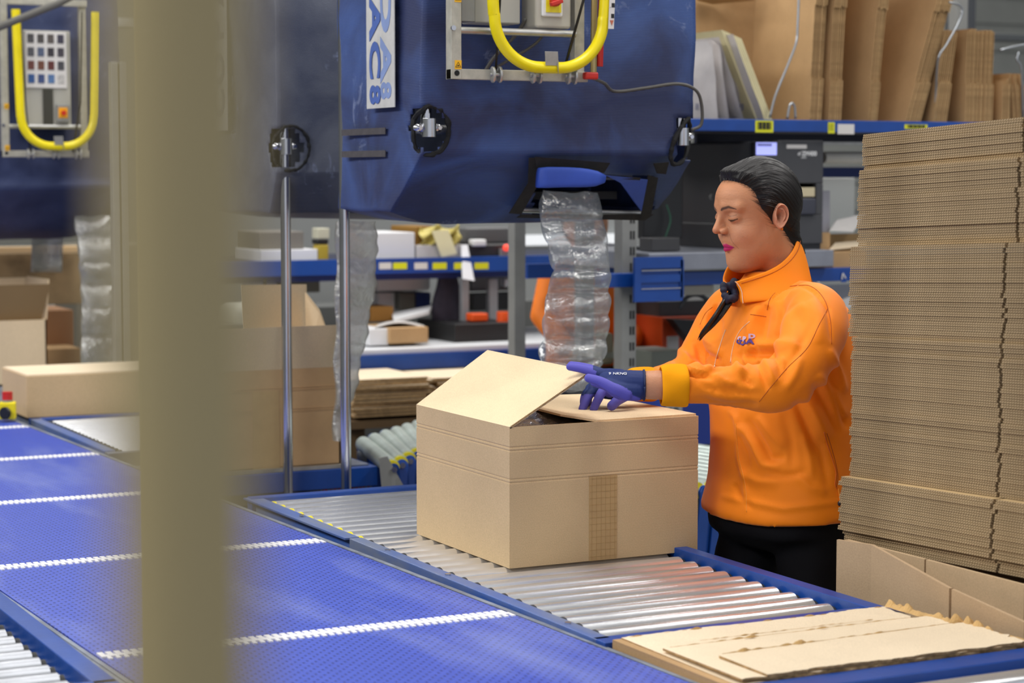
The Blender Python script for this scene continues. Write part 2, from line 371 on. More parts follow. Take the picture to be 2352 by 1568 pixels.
# wavy fluted edge of the raised flap
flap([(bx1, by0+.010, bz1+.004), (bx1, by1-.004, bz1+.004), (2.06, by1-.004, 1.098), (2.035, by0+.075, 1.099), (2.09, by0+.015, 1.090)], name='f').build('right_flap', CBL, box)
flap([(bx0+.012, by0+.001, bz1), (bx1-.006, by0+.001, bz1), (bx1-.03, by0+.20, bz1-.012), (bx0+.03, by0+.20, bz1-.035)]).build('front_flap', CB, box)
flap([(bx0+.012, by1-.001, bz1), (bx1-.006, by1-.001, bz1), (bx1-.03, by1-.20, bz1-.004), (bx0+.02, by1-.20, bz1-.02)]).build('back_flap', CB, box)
g = MB()                                            # fluted board edges seen as a thin darker line
def fluted(a, b, h, n):
    a = np.array(a, float); b = np.array(b, float)
    for k in range(n): p = a+(b-a)*(k+.5)/n; g.box(p, (.0022, .0022, h))
fluted((bx0+.003, by0-.0005, bz1+.001), (2.064, by0-.0005, 1.192), .0035, 60)
g.build('fluted_edge', EDGE, box)
# ================================================================== BACKGROUND COLUMN AND POSTS
POSTM = mat('tan_post', '#a89868', .6, var=.06, vscale=2)
c0 = atd(399, 700, 2.0)
g = MB(); g.box((c0[0], c0[1], 1.45), (.068, .05, 2.9), -YAW); g.box((c0[0], c0[1], .01), (.14, .14, .02), -YAW)
tag(g.build('steel_column', POSTM, bevel=.004), 'olive tan square column standing before the belt, its edges almost sharp', 'column')
c0 = atd(421, 700, .36)
g = MB(); g.cyl((c0[0], c0[1], 0), (c0[0], c0[1], 2.6), .01285, 20); g.cyl((c0[0], c0[1], 0), (c0[0], c0[1], .02), .05, 20)
tag(g.build('tan_pole', mat('tan_pole_paint', '#a89970', .6), smooth='auto'), 'thin tan pole close to the viewer, blurred into a wide vertical haze', 'pole')
# ================================================================== BAG DISPENSERS (blue mesh hoods on pole frames)
def meshmat(name, c1, c2, streak):
    m = mat(name, c1, .55, spec=.35); nt = m.node_tree; N = nt.nodes; L = nt.links; b = N['Principled BSDF']
    tc = N.new('ShaderNodeTexCoord')
    n1 = N.new('ShaderNodeTexNoise'); n1.inputs['Scale'].default_value = 4; n1.inputs['Detail'].default_value = 7; n1.inputs['Distortion'].default_value = .6; L.new(tc.outputs['Object'], n1.inputs['Vector'])
    mx = N.new('ShaderNodeMix'); mx.data_type = 'RGBA'; mx.inputs['A'].default_value = lin(c1); mx.inputs['B'].default_value = lin(c2)
    r1 = N.new('ShaderNodeValToRGB'); r1.color_ramp.elements[0].position = .40; r1.color_ramp.elements[1].position = .66; L.new(n1.outputs[0], r1.inputs[0]); L.new(r1.outputs[0], mx.inputs['Factor'])
    wv = N.new('ShaderNodeTexWave'); wv.bands_direction = 'Z'; wv.inputs['Scale'].default_value = 85; wv.inputs['Distortion'].default_value = .5; L.new(tc.outputs['Object'], wv.inputs['Vector'])
    m2 = N.new('ShaderNodeMix'); m2.data_type = 'RGBA'; m2.blend_type = 'MULTIPLY'; m2.inputs['Factor'].default_value = .26; L.new(mx.outputs['Result'], m2.inputs['A']); L.new(wv.outputs['Color'], m2.inputs['B'])
    # pale flecks painted for film inside the mesh and its highlights
    v = N.new('ShaderNodeTexNoise'); v.inputs['Scale'].default_value = 11; v.inputs['Detail'].default_value = 9; v.inputs['Roughness'].default_value = .7; v.inputs['Distortion'].default_value = 2.2
    L.new(tc.outputs['Object'], v.inputs['Vector'])
    r2 = N.new('ShaderNodeValToRGB'); r2.color_ramp.elements[0].position = .56; r2.color_ramp.elements[1].position = .76; r2.color_ramp.elements[1].color = (streak,)*3+(1,); v3 = N.new('ShaderNodeTexNoise'); v3.inputs['Scale'].default_value = 3.2; v3.inputs['Detail'].default_value = 2; L.new(tc.outputs['Object'], v3.inputs['Vector']); v4 = N.new('ShaderNodeMapRange'); v4.inputs['From Min'].default_value = .45; v4.inputs['From Max'].default_value = .60; v4.inputs['To Min'].default_value = .35; L.new(v3.outputs[0], v4.inputs[0]); v5 = N.new('ShaderNodeMath'); v5.operation = 'MULTIPLY'; L.new(v.outputs[0], v5.inputs[0]); L.new(v4.outputs[0], v5.inputs[1]); L.new(v5.outputs[0], r2.inputs[0])
    m3 = N.new('ShaderNodeMix'); m3.data_type = 'RGBA'; L.new(r2.outputs[0], m3.inputs['Factor']); L.new(m2.outputs['Result'], m3.inputs['A']); m3.inputs['B'].default_value = lin('#a7b4d4')
    L.new(m3.outputs['Result'], b.inputs['Base Color'])
    bp = N.new('ShaderNodeBump'); bp.inputs['Strength'].default_value = .35; bp.inputs['Distance'].default_value = .002; L.new(wv.outputs['Fac'], bp.inputs['Height'])
    b2 = N.new('ShaderNodeBump'); b2.inputs['Strength'].default_value = .25; b2.inputs['Distance'].default_value = .02; L.new(n1.outputs[0], b2.inputs['Height']); L.new(bp.outputs[0], b2.inputs['Normal'])
    L.new(b2.outputs[0], b.inputs['Normal']); return m
MESHB = meshmat('blue_mesh', '#333c63', '#46619f', .55)
MESHG = meshmat('grey_mesh', '#4e5468', '#727784', .95)
MESHD = meshmat('dark_blue_mesh', '#27335c', '#44507a', .35)
HEMB = mat('blue_mesh_hem', '#2f50b4', .6, var=.1)
VELC = mat('velcro', '#2a2926', .9, var=.2, vscale=40)
def filmmat(name, tint, alpha, rough=.12, bs=28, bstr=.6):
    m = bpy.data.materials.new(name); m.use_nodes = True; nt = m.node_tree; N = nt.nodes; L = nt.links
    N.remove(N['Principled BSDF']); out = N['Material Output']
    tr = N.new('ShaderNodeBsdfTransparent'); tr.inputs[0].default_value = (.93, .94, .95, 1)
    gl = N.new('ShaderNodeBsdfGlossy'); gl.inputs['Roughness'].default_value = rough; gl.inputs[0].default_value = (1, 1, 1, 1)
    df = N.new('ShaderNodeBsdfDiffuse'); df.inputs[0].default_value = lin(tint)
    tc = N.new('ShaderNodeTexCoord'); n = N.new('ShaderNodeTexNoise'); n.inputs['Scale'].default_value = bs; n.inputs['Detail'].default_value = 6; n.inputs['Distortion'].default_value = 1.6
    L.new(tc.outputs['Object'], n.inputs['Vector']); bp = N.new('ShaderNodeBump'); bp.inputs['Strength'].default_value = bstr; bp.inputs['Distance'].default_value = .01
    L.new(n.outputs[0], bp.inputs['Height']); L.new(bp.outputs[0], gl.inputs['Normal'])
    a = N.new('ShaderNodeMixShader'); a.inputs[0].default_value = .42; L.new(df.outputs[0], a.inputs[1]); L.new(gl.outputs[0], a.inputs[2])
    fr = N.new('ShaderNodeLayerWeight'); fr.inputs[0].default_value = .35; L.new(bp.outputs[0], fr.inputs['Normal'])
    mr = N.new('ShaderNodeMapRange'); mr.inputs['From Min'].default_value = 0; mr.inputs['From Max'].default_value = 1; mr.inputs['To Min'].default_value = alpha; mr.inputs['To Max'].default_value = min(1, alpha+.5)
    L.new(fr.outputs['Facing'], mr.inputs[0])
    c = N.new('ShaderNodeMixShader'); L.new(mr.outputs[0], c.inputs[0]); L.new(tr.outputs[0], c.inputs[1]); L.new(a.outputs[0], c.inputs[2]); L.new(c.outputs[0], out.inputs[0])
    MATS[name] = m; return m
FILM = filmmat('clear_film', '#a9b0b4', .30)
FILMG = filmmat('matt_film', '#aaa69a', .62, .3)
SILV = mat('silver_film', '#b9bdc6', .22, .7, var=.3, vscale=30, bump=.9, bscale=40)
def nz(p, s, seed=0.): return noise.noise(Vector((p[0]*s+seed, p[1]*s, p[2]*s)))
def hood(parent, x0, x1, y0, y1, zt, zs, ysl, zb, mm, cut=None, sag=.02, step=.013, bulge=.012, name='mesh_hood'):
    zz = list(np.arange(zt, zs, -step))+[zs]
    k = max(3, int(math.hypot(zs-zb-.02, ysl-y0)/step))
    R = []
    def ring(z, a, c):                  # a = front y, c = corner pinch
        P = []; nx = int((x1-x0)/step); ny = int((y1-a)/step); yy = y1
        for i in range(nx): P.append((x0+(x1-x0)*i/nx, a, z, 0))
        for i in range(ny): P.append((x1, a+(yy-a)*i/ny, z, 1))
        for i in range(nx): P.append((x1-(x1-x0)*i/nx, yy, z, 2))
        for i in range(ny): P.append((x0, yy-(yy-a)*i/ny, z, 3))
        return P
    nxf = int((x1-x0)/step)
    def resample(P, n):
        Q = np.array([p[:3] for p in P]+[P[0][:3]]); d = np.r_[0, np.cumsum(np.linalg.norm(np.diff(Q, axis=0), axis=1))]
        # keep corners: fixed counts per side
        return Q
    nx, ny = int((x1-x0)/step), int((y1-y0)/step)
    def ring2(z, a, zoff=None):
        P = []
        for i in range(nx): P.append((x0+(x1-x0)*i/nx, a, z))
        for i in range(ny): P.append((x1, a+(y1-a)*i/ny, z))
        for i in range(nx): P.append((x1-(x1-x0)*i/nx, y1, z))
        for i in range(ny): P.append((x0, y1-(y1-a)*i/ny, z))
        return P
    for z in zz: R.append(ring2(z, y0))
    for i in range(1, k+1):
        t = i/k; R.append(ring2(zs+(zb+.02-zs)*t, y0+(ysl-y0)*t))
    n = len(R[0])
    # bottom closes toward the middle, sagging
    for t in (.04, .12, .3, .5, .7, .9):
        base = np.array(R[-1] if t == .04 else last); 
        if t == .04: last = R[-1]; b0 = np.array(R[-1]); ctr = b0.mean(0)
        q = b0+(ctr-b0)*t; q[:, 2] = zb+.02-sag*math.sin(min(1, t*2)*math.pi/2); R.append([tuple(v) for v in q])
    V = np.array([p for r in R for p in r])
    cx, cy = (x0+x1)/2, (y0+y1)/2
    out = V-np.array([cx, cy, 0]); out[:, 2] = 0; out /= np.linalg.norm(out, axis=1)[:, None]+1e-9
    for i, p in enumerate(V):
        b_ = nz(p, 3.1)*bulge+nz(p, 9, 4)*bulge*.35+abs(nz(p, 17, 9))*bulge*.2
        V[i] = p+out[i]*b_+np.array([0, 0, nz(p, 4, 7)*bulge*.6])
    F = []; m_ = len(R)
    for i in range(m_-1):
        for j in range(n):
            f = (i*n+j, i*n+(j+1) % n, (i+1)*n+(j+1) % n, (i+1)*n+j)
            c = V[list(f)].mean(0)
            if cut and cut(c): continue
            F.append(f)
    F.append(tuple((m_-1)*n+j for j in range(n)))
    g = MB(); g.add(V, F); o = g.build(name, mm, parent, smooth=True)
    so = o.modifiers.new('s', 'SOLIDIFY'); so.thickness = .003
    return o
def clamp(parent, x, y, z, sx=1):
    g = MB(); g.tube([(x, y, z+.022), (x, y, z-.022)], .0175, 16); 
    o = g.build('clamp', STEEL, parent, smooth='auto', bevel=.001)
    for s in (-1, 1):
        h = MB(); h.rings([[(x+s*(.012+.0)+dx*0, y+.004+.008*math.sin(a), z+.0115*math.cos(a)) for a in np.linspace(0, 2*math.pi, 12, endpoint=False)], [(x+s*.030, y+.006+.007*math.sin(a), z+.0095*math.cos(a)) for a in np.linspace(0, 2*math.pi, 12, endpoint=False)], [(x+s*.037, y+.008+.004*math.sin(a), z+.004*math.cos(a)) for a in np.linspace(0, 2*math.pi, 12, endpoint=False)]])
        h.build('clamp_ear', STEEL, o, smooth=True)
    for s in (-1, 1): MB().cyl((x+s*.025, y-.008, z), (x+s*.025, y-.001, z), .0055, 6).build('clamp_bolt', CHROME, o)
def torn_rim(parent, pts, r=.0055, name='torn_rim', m=DARK):
    g = MB(); P = curvepts(pts+[pts[0]], 7)
    P = [p+np.array([nz(p, 60)*.002, nz(p, 60, 3)*.002, nz(p, 60, 5)*.003]) for p in P]
    g.tube(P, [r*(1+.6*nz(p, 90, 2)) for p in P], 6); g.build(name, m, parent)
def warn(parent, x, y, z, s=.017):
    o = MB().bx(x-s/2, x+s/2, y-.0008, y, z-s*.6, z+s*.6).build('warning_label', mat('warning_yellow', '#f0b61c', .5), parent)
    g = MB(); a = s*.40
    P = [(x-a, y-.0012, z-a*.8), (x+a, y-.0012, z-a*.8), (x, y-.0012, z+a*.9)]
    g.tube(P+[P[0]], .0006, 5)
    g.bx(x-a*.3, x+a*.35, y-.0014, y-.0008, z-a*.45, z-a*.1)
    g.build('warning_sign', INK, o)
def handle_frame(parent, xl, xr, yf, zb, zt, handle, detail=True):
    """aluminium frame before the hood with the yellow U handle"""
    g = MB(); g.bx(xl, xl+.026, yf, yf+.03, zb, zt); g.bx(xr-.026, xr, yf+.02, yf+.045, zb, zt); g.bx(xl, xr, yf+.002, yf+.028, zb, zb+.024)
    if zt < 2.4: g.bx(xl, xr, yf+.002, yf+.028, zt-.024, zt)
    g.build('aluminium_frame', ALUP, parent, bevel=.0015)
    g = MB(); zc = zb+.112
    g.cyl((xl+.026, yf+.012, zc), (xr-.03, yf+.012, zc), .0085, 12); o = g.build('cross_bar', ALU, parent, smooth='auto')
    MB().cyl((xl+.004, yf-.006, zc+.004), (xl+.004, yf, zc+.004), .006, 10).build('bolt', STEEL, parent)
    MB().cyl((xl+.014, yf-.001, zb+.014), (xl+.014, yf+.001, zb+.014), .0065, 12).build('bolt_hole', DARK, parent)
    warn(parent, xl+.017, yf, zb+.033); warn(parent, xl+.017, yf, zb+.185)
    hx0, hx1, hz, r, ztop, spl = handle
    w_ = (hx1-hx0)/2; xc = (hx0+hx1)/2; rr = w_*.82
    P = [(hx0-spl, yf-.03, ztop), (hx0-.2*spl, yf-.03, hz+rr*1.25)]
    for a in np.linspace(math.pi, math.pi*1.5, 9): P.append((hx0+rr+rr*math.cos(a), yf-.03, hz+rr+rr*math.sin(a)))
    for a in np.linspace(math.pi*1.5, math.pi*2, 9): P.append((hx1-rr+rr*math.cos(a), yf-.03, hz+rr+rr*math.sin(a)))
    P += [(hx1+.2*spl, yf-.03, hz+rr*1.25), (hx1+spl, yf-.03, ztop)]
    MB().tube(curvepts(P, 3), r, 18).build('yellow_handle', YEL, parent, smooth='auto')
    g = MB(); g.slab([(xc-.018, yf-.030-r, hz+.004), (xc+.016, yf-.030-r, hz+.004), (xc+.012, yf-.034-r, hz+.036), (xc-.022, yf-.034-r, hz+.036)], (0, -.0016, 0))
    g.slab([(xc+.014, yf-.032-r, hz-.014), (xc+.017, yf-.028-r, hz-.014), (xc+.017, yf-.028-r, hz+.016), (xc+.010, yf-.032-r, hz+.016)], (0, -.0016, 0))
    g.build('latch_plate', ALU, parent, bevel=.001)
    for fx in (.31, .60, .86):
        x = xl+(xr-xl)*fx; g = MB(); 
        for dx in (-.009, .009): g.rings([[(x+dx-.003, yf-.008+.012*math.cos(a), zb+.012+.019*math.sin(a)) for a in np.linspace(0, 2*math.pi, 12, endpoint=False)], [(x+dx+.003, yf-.008+.012*math.cos(a), zb+.012+.019*math.sin(a)) for a in np.linspace(0, 2*math.pi, 12, endpoint=False)]])
        g.cyl((x-.016, yf-.008, zb+.012), (x+.016, yf-.008, zb+.012), .0045, 8)
        g.build('hinge', ALU, parent, bevel=.001)
    g = MB()
    g.tube([(xl+(xr-xl)*.31, yf-.004, zb+.02), (hx0+.02, yf-.022, zb+.2), (hx0+.005, yf-.03, ztop)], .0028, 8)
    g.tube([(xl+(xr-xl)*.86-.02, yf-.004, zb+.02), (hx1-.05, yf-.03, zb+.2), (hx1-.04, yf-.035, ztop)], .0034, 8)
    g.build('linkage_rod', mat('dark_steel', '#3b3a36', .4, .8), parent, smooth=True)

# ---- the main dispenser ----
d1 = thing('bag_dispenser', (2.415, 4.76, 0), 'large blue mesh film dispenser hood with the yellow U handle, above the big open box', 'dispenser')
def cut1(c):
    if c[1] < 4.53 or (c[0] < 2.075 and c[1] < 4.60):
        e = ((c[0]-2.055+max(0, c[1]-4.5)*1.0)/.049)**2+((c[2]-1.700)/.050)**2
        if e < 1: return True
    if c[0] > 2.74 and c[1] < 4.54 and abs(c[2]-1.68) < .055: return True
    # outlet cut in the sloping lower panel
    q = proj(c)[0]
    if c[2] < 1.62 and c[1] < 4.72 and 1225 < q[0] < 1500 and 402 < q[1] < 492 and q[0] > 1500-(q[1]-330)*2.6+60 - 170: return True
    return False
hood(d1, 2.04, 2.79, 4.50, 5.04, 2.32, 1.645, 4.69, 1.485, MESHB, cut1, sag=.035)
for nm, (x, y) in (('pole', (2.058, 4.525)), ('pole', (2.757, 4.525)), ('pole', (2.055, 5.03)), ('pole', (2.755, 5.03))):
    g = MB(); g.cyl((x, y, 0.0 if (y > 5 and x < 2.2) else (1.688 if y < 5 else 1.6)), (x, y, 6.25), .0138, 20); g.build(nm, CHROME, d1, smooth='auto')
clamp(d1, 2.056, 4.503, 1.704); clamp(d1, 2.752, 4.503, 1.688)
g = MB()
for (a, b_) in (((2.055, 4.53, 1.70), (2.755, 4.53, 1.70)), ((2.055, 5.02, 1.70), (2.755, 5.02, 1.70)), ((2.056, 4.53, 1.70), (2.056, 5.02, 1.70)), ((2.754, 4.53, 1.70), (2.754, 5.02, 1.70))): g.cyl(a, b_, .012, 10)
g.build('inner_tube', ALU, d1, smooth='auto')
MB().bx(2.15, 2.7, 4.74, 5.0, 1.53, 1.55).build('inner_tray', BLACK, d1)
MB().bx(2.09, 2.70, 4.66, 4.98, 1.58, 2.3).build('film_stack', SLATE, d1)
torn_rim(d1, [(2.052+.053*math.cos(a)*(1 if math.cos(a) > 0 else .5), 4.497+(.03 if math.cos(a) < -.5 else 0), 1.700+.054*math.sin(a)*(1 if math.sin(a) > 0 else 1.1)) for a in np.linspace(0, 2*math.pi, 12, endpoint=False)])
torn_rim(d1, [(2.770, 4.50, 1.735), (2.735, 4.493, 1.70), (2.715, 4.495, 1.65), (2.725, 4.50, 1.62), (2.76, 4.505, 1.635), (2.79, 4.53, 1.69)])
# brown smear bands of old tape on the hood's side
SM = mat('old_tape', '#4a4648', .6, var=.2, vscale=30)
for z in (1.70, 1.645): MB().bx(2.028, 2.0302, 4.70, 4.98, z-.008, z+.008).build('old_tape', SM, d1)
# the printed banner on the side
ban = MB().bx(2.016, 2.0185, 4.615, 4.785, 1.755, 2.42).build('banner', mat('banner_white', '#c9c8c4', .5, var=.1, vscale=14), d1)
BA = mat('banner_blue', '#4a66ac', .5, var=.1); BL = mat('banner_light_blue', '#8296c4', .5, var=.1)
# text reads downwards: letter x direction is down, letter up points toward the room (-Y)
def vletters(txt, yc, z_list, size, m, sx, xo):
    for ch, z, q_ in zip(txt, z_list, sx): writing('banner_letter', ch, size, (xo, yc, z), (0, 0, -1), (0, -1, 0), m, ban, .0004, sx=q_, bold=.003)
vletters('PAC8', 4.732, (2.08, 1.972, 1.872, 1.788), .088, BA, (1.6, 1.6, 1.5, 1.05), 2.0140)
vletters('DA8', 4.668, (2.0, 1.870, 1.796), .086, BL, (2.1, 1.7, .95), 2.0152)
# outlet: velcro strips, rolled blue flap, hanging blue corner
def strip(pts, wdir, width, m, name, parent, off=(0, -.004, -.002), th=.003):
    P = [np.array(p, float) for p in pts]; W = np.array(wdir, float)*width; g = MB()
    for a, b_ in zip(P[:-1], P[1:]): g.slab([a, b_, b_+W, a+W], off)
    return g.build(name, m, parent)
q = lambda x, y, Y: aty(x, y, Y)
def quadp(pts, name, m, th=(0, -.004, 0)): g = MB(); g.slab([q(*p) for p in pts], th); return g.build(name, m, d1)
quadp([(1214, 362, 4.50), (1240, 362, 4.50), (1238, 432, 4.575), (1212, 420, 4.565)], 'velcro_strip', VELC)
quadp([(1212, 420, 4.565), (1232, 428, 4.575), (1196, 492, 4.66), (1168, 490, 4.65)], 'velcro_strip', VELC)
quadp([(1228, 360, 4.495), (1400, 374, 4.49), (1386, 397, 4.51), (1232, 384, 4.515)], 'velcro_strip', VELC)
quadp([(1386, 400, 4.515), (1470, 408, 4.515), (1468, 414, 4.52), (1388, 408, 4.52)], 'velcro_strip', VELC)
quadp([(1487, 402, 4.53), (1510, 408, 4.535), (1494, 492, 4.64), (1470, 500, 4.65)], 'velcro_strip', VELC)
quadp([(1500, 375, 4.50), (1535, 372, 4.50), (1528, 400, 4.53), (1508, 398, 4.53)], 'velcro_strip', VELC)
quadp([(1196, 492, 4.66), (1500, 492, 4.66), (1480, 506, 4.67), (1185, 500, 4.67)], 'velcro_strip', VELC)
g = MB(); a = q(1236, 408, 4.49); b_ = q(1386, 412, 4.47)
P = [a+(b_-a)*t+np.array([0, 0, .003*math.sin(3*t)]) for t in np.linspace(0, 1, 9)]
rr = [.024, .0255, .025, .0245, .024, .0235, .022, .019, .010]
n_ = 20; R = []
for p, r in zip(P, rr): R.append([(p[0]+.003*math.sin(t), p[1]+.012*abs(math.cos(t))**.5*(1 if math.cos(t) > 0 else -1), p[2]+r*abs(math.sin(t))**.6*(1 if math.sin(t) > 0 else -1)) for t in np.linspace(0, 2*math.pi, n_, endpoint=False)])
g.rings(R); g.build('rolled_flap', HEMB, d1, smooth=True)
g = MB(); g.slab([q(1390, 402, 4.50), q(1486, 412, 4.525), q(1472, 484, 4.63), q(1455, 462, 4.60), q(1425, 420, 4.54)], (0, -.004, 0)); g.build('hanging_corner', HEMB, d1)
MB().cyl(q(1180, 482, 4.68), q(1482, 490, 4.68), .007, 10).build('outlet_bar', ALU, d1, smooth='auto')
# frame, handle, boxes
handle_frame(d1, 2.047, 2.405, 4.36, 1.812, 2.6, (2.142, 2.428, 1.842, .0135, 2.25, .018))
MB().bx(2.08, 2.115, 4.375, 4.43, 1.945, 2.3).build('side_plate', GREYP, d1, bevel=.002)
MB().bx(2.125, 2.245, 4.40, 4.47, 1.945, 2.3).build('motor_box', mat('pale_grey_box', '#aeaca2', .5), d1, bevel=.004)
sb = MB().bx(2.27, 2.365, 4.37, 4.45, 1.935, 2.1).build('switch_box', mat('pale_grey_box2', '#bab6aa', .5), d1, bevel=.008)
p_ = MB().bx(2.283, 2.338, 4.362, 4.372, 1.962, 2.05).build('switch_frame', WHITE, sb, bevel=.004)
MB().bx(2.292, 2.331, 4.358, 4.363, 1.972, 2.03).build('switch_plate', YELP, sb)
g = MB(); g.cyl((2.312, 4.345, 1.998), (2.312, 4.36, 1.998), .013, 16); g.box((2.308, 4.340, 1.993), (.034, .012, .010), R=np.array([[.9, 0, -.3], [0, 1, 0], [.3, 0, .95]])); g.build('rotary_knob', REDP, sb, bevel=.002)
MB().tube([(2.442, 4.372, 1.85), (2.448, 4.36, 2.3)], .008, 10).build('red_rod', REDP, d1)
MB().tube([(2.425, 4.372, 1.83), (2.43, 4.372, 2.3)], .008, 10).build('brass_rod', mat('brass', '#b9a774', .35, .8), d1)
MB().box((2.437, 4.312, 1.985), (.0012, .0012, .001)).build('label_dot', INK, d1)
lb = MB().slab([(2.432, 4.3145, 1.935), (2.447, 4.3145, 1.935), (2.453, 4.3145, 2.07), (2.438, 4.3145, 2.07)], (0, -.001, 0)).build('handle_sticker', LABW, d1)
g = MB()
for z in (1.965, 1.99, 2.02, 2.04): g.box((2.442+(z-1.935)*.05, 4.3132, z), (.008, .0008, .010))
g.build('sticker_mark', INK, lb)
g = MB(); g.slab([(2.436, 4.3132, 1.955), (2.446, 4.3132, 1.955), (2.441, 4.3132, 1.943)], (0, -.0008, 0)); g.build('sticker_arrow', mat('sticker_red', '#c06a50', .5), lb)
MB().box((2.402, 4.345, 1.826), (.036, .018, .017)).build('red_lever', REDP, d1, bevel=.004)
P = curvepts([(2.41, 4.352, 1.822), (2.47, 4.40, 1.812), (2.54, 4.47, 1.796), (2.63, 4.478, 1.806), (2.72, 4.478, 1.818), (2.775, 4.48, 1.805), (2.797, 4.485, 1.77), (2.80, 4.49, 1.72), (2.775, 4.495, 1.705)], 8)
MB().tube(P, .0042, 8).build('cable', mat('grey_cable', '#55534f', .5), d1, smooth=True)
P = curvepts([(2.33, 4.42, 1.94), (2.30, 4.44, 1.90), (2.24, 4.47, 1.86), (2.19, 4.48, 1.83)], 6)
MB().tube(P, .0035, 8).build('cable', mat('grey_cable', '#55534f', .5), d1, smooth=True)
P = curvepts([(2.27, 4.42, 1.96), (2.25, 4.44, 1.92), (2.21, 4.47, 1.87), (2.18, 4.48, 1.82)], 6)
MB().tube(P, .0045, 8).build('cable', mat('grey_cable', '#55534f', .5), d1, smooth=True)

# ---- the grey dispenser behind ----
d2 = thing('bag_dispenser', (2.4, 5.7, 0), 'greyish mesh film dispenser hood standing behind the main blue hood', 'dispenser')
def cut2(c):
    return (c[1] < 5.46 or c[0] < 2.06) and ((c[0]-2.05+max(0, c[1]-5.43))/.05)**2+((c[2]-1.665)/.055)**2 < 1
hood(d2, 2.02, 2.79, 5.43, 5.97, 2.42, 1.60, 5.5, 1.465, MESHG, cut2, sag=.02)
for (x, y) in ((2.052, 5.452), (2.76, 5.452), (2.052, 5.95), (2.76, 5.95)):
    MB().cyl((x, y, 0 if (x < 2.2 and y < 5.5) else 1.55), (x, y, 6.25), .0145, 20).build('pole', CHROME, d2, smooth='auto')
clamp(d2, 2.045, 5.425, 1.67)
torn_rim(d2, [(2.052+.06*math.cos(a)*(1 if math.cos(a) > 0 else .6), 5.42+(.03 if math.cos(a) < -.5 else 0), 1.665+.062*math.sin(a)) for a in np.linspace(0, 2*math.pi, 12, endpoint=False)], .0045)
MB().bx(2.07, 2.73, 5.5, 5.9, 1.5, 2.35).build('film_stack', mat('film_stack_grey', '#7b7f8a', .4, var=.4, vscale=9, bump=.6, bscale=12), d2)
b2 = MB().bx(2.004, 2.006, 5.80, 5.93, 1.72, 2.45).build('banner', mat('banner_white', '#c9c8c4'), d2)
for ch, z in zip('COPA', (1.80, 1.90, 2.01, 2.12)):
    writing('banner_letter', ch, .13, (2.003, 5.865, z), (0, 0, 1), (0, 1, 0), mat('banner_faded', '#6a6f86', .5), b2, .0006, sx=.9, bold=.004)

# ---- the far left dispenser ----
d3 = thing('bag_dispenser', (1.95, 8.0, 0), 'far dark blue film dispenser with narrow yellow handle and picture panel', 'dispenser')
hood(d3, 1.48, 2.27, 7.8, 8.45, 2.45, 1.55, 8.0, 1.36, MESHD, None, sag=.04, step=.03)
for (x, y) in ((1.5, 7.83), (2.25, 7.83), (1.5, 8.42), (2.25, 8.42)): MB().cyl((x, y, 1.6), (x, y, 6.25), .016, 14).build('pole', CHROME, d3, smooth='auto')
handle_frame(d3, 1.800, 2.125, 7.70, 1.655, 2.235, (1.862, 2.135, 1.695, .0155, 2.19, .012))
pb = MB().bx(1.885, 2.062, 7.715, 7.80, 1.772, 2.12).build('control_box', mat('pale_grey_box', '#aeaca2'), d3, bevel=.004)
MB().bx(1.955, 1.992, 7.708, 7.716, 1.775, 1.905).build('slot', mat('slot_dark', '#3d3c34', .8), pb)
sh = MB().bx(1.893, 2.045, 7.708, 7.714, 1.91, 2.115).build('picture_sheet', LABW, pb)
cols = ['#4c4a4c', '#4a4644', '#57504c', '#3e3c4c', '#56565c', '#55607a', '#38343a', '#444048', '#6a3e38', '#6e4434', '#5e2e2a', '#46464c', '#33568e', '#3c4c7a', '#5474a2', '#b8b6b4']
for k, cc in enumerate(cols):
    x = 1.912+.037*(k % 4); z = 2.09-.049*(k//4)
    MB().bx(x-.012, x+.012, 7.706, 7.7085, z-.016, z+.016).build('picture', mat('picture_%d' % k, cc, .5, var=.4, vscale=90), sh)
sw = MB().bx(2.003, 2.05, 7.70, 7.716, 1.785, 1.85).build('switch_frame', GREYP, pb, bevel=.003)
MB().bx(2.009, 2.043, 7.697, 7.701, 1.80, 1.838).build('switch_plate', mat('switch_yellow', '#f0a80c', .4), pb)
MB().cyl((2.026, 7.685, 1.818), (2.026, 7.7, 1.818), .009, 12).build('rotary_knob', REDP, pb)
MB().tube([(1.72, 7.5, 2.10), (1.95, 7.45, 2.2), (2.25, 7.4, 2.36)], .014, 10).build('air_hose', mat('hose_grey', '#66645e', .5), d3, smooth=True)

# ================================================================== HANGING FILM
def pillows(name, rows, m, label, group=None, nz_amp=.010, flat=.32, cat='film'):
    """rows: (px x left, px x right, px y, Y). chain of air pillows: pinched at each seam"""
    R = []; n = 36
    for i in range(len(rows)-1):
        a, b_ = rows[i], rows[i+1]
        for k in range(7):
            t = k/7; e = math.sin(math.pi*t)**.6 if k else 0.04
            xl = a[0]+(b_[0]-a[0])*t; xr = a[1]+(b_[1]-a[1])*t; y = a[2]+(b_[2]-a[2])*t; Y = a[3]+(b_[3]-a[3])*t
            pl, pr_ = aty(xl, y, Y), aty(xr, y, Y); c = (pl+pr_)/2; hw = (pr_[0]-pl[0])/2*(1+.05*e); dp = hw*flat*e+.003
            rg = []
            for j in range(n):
                q_ = 2*math.pi*j/n; p = np.array([c[0]+hw*math.cos(q_), c[1]+dp*math.sin(q_)*abs(math.sin(q_))**.0, pl[2]*(.5-.5*math.cos(q_))+pr_[2]*(.5+.5*math.cos(q_))])
                p += np.array([nz(p, 22), nz(p, 24, 5), nz(p, 20, 9)])*nz_amp*(.6+.6*(1-e)); rg.append(p)
            R.append(rg)
    g = MB(); g.rings(R, cap=False); o = g.build(name, m, None, smooth=True); tag(o, label, cat, group); return o
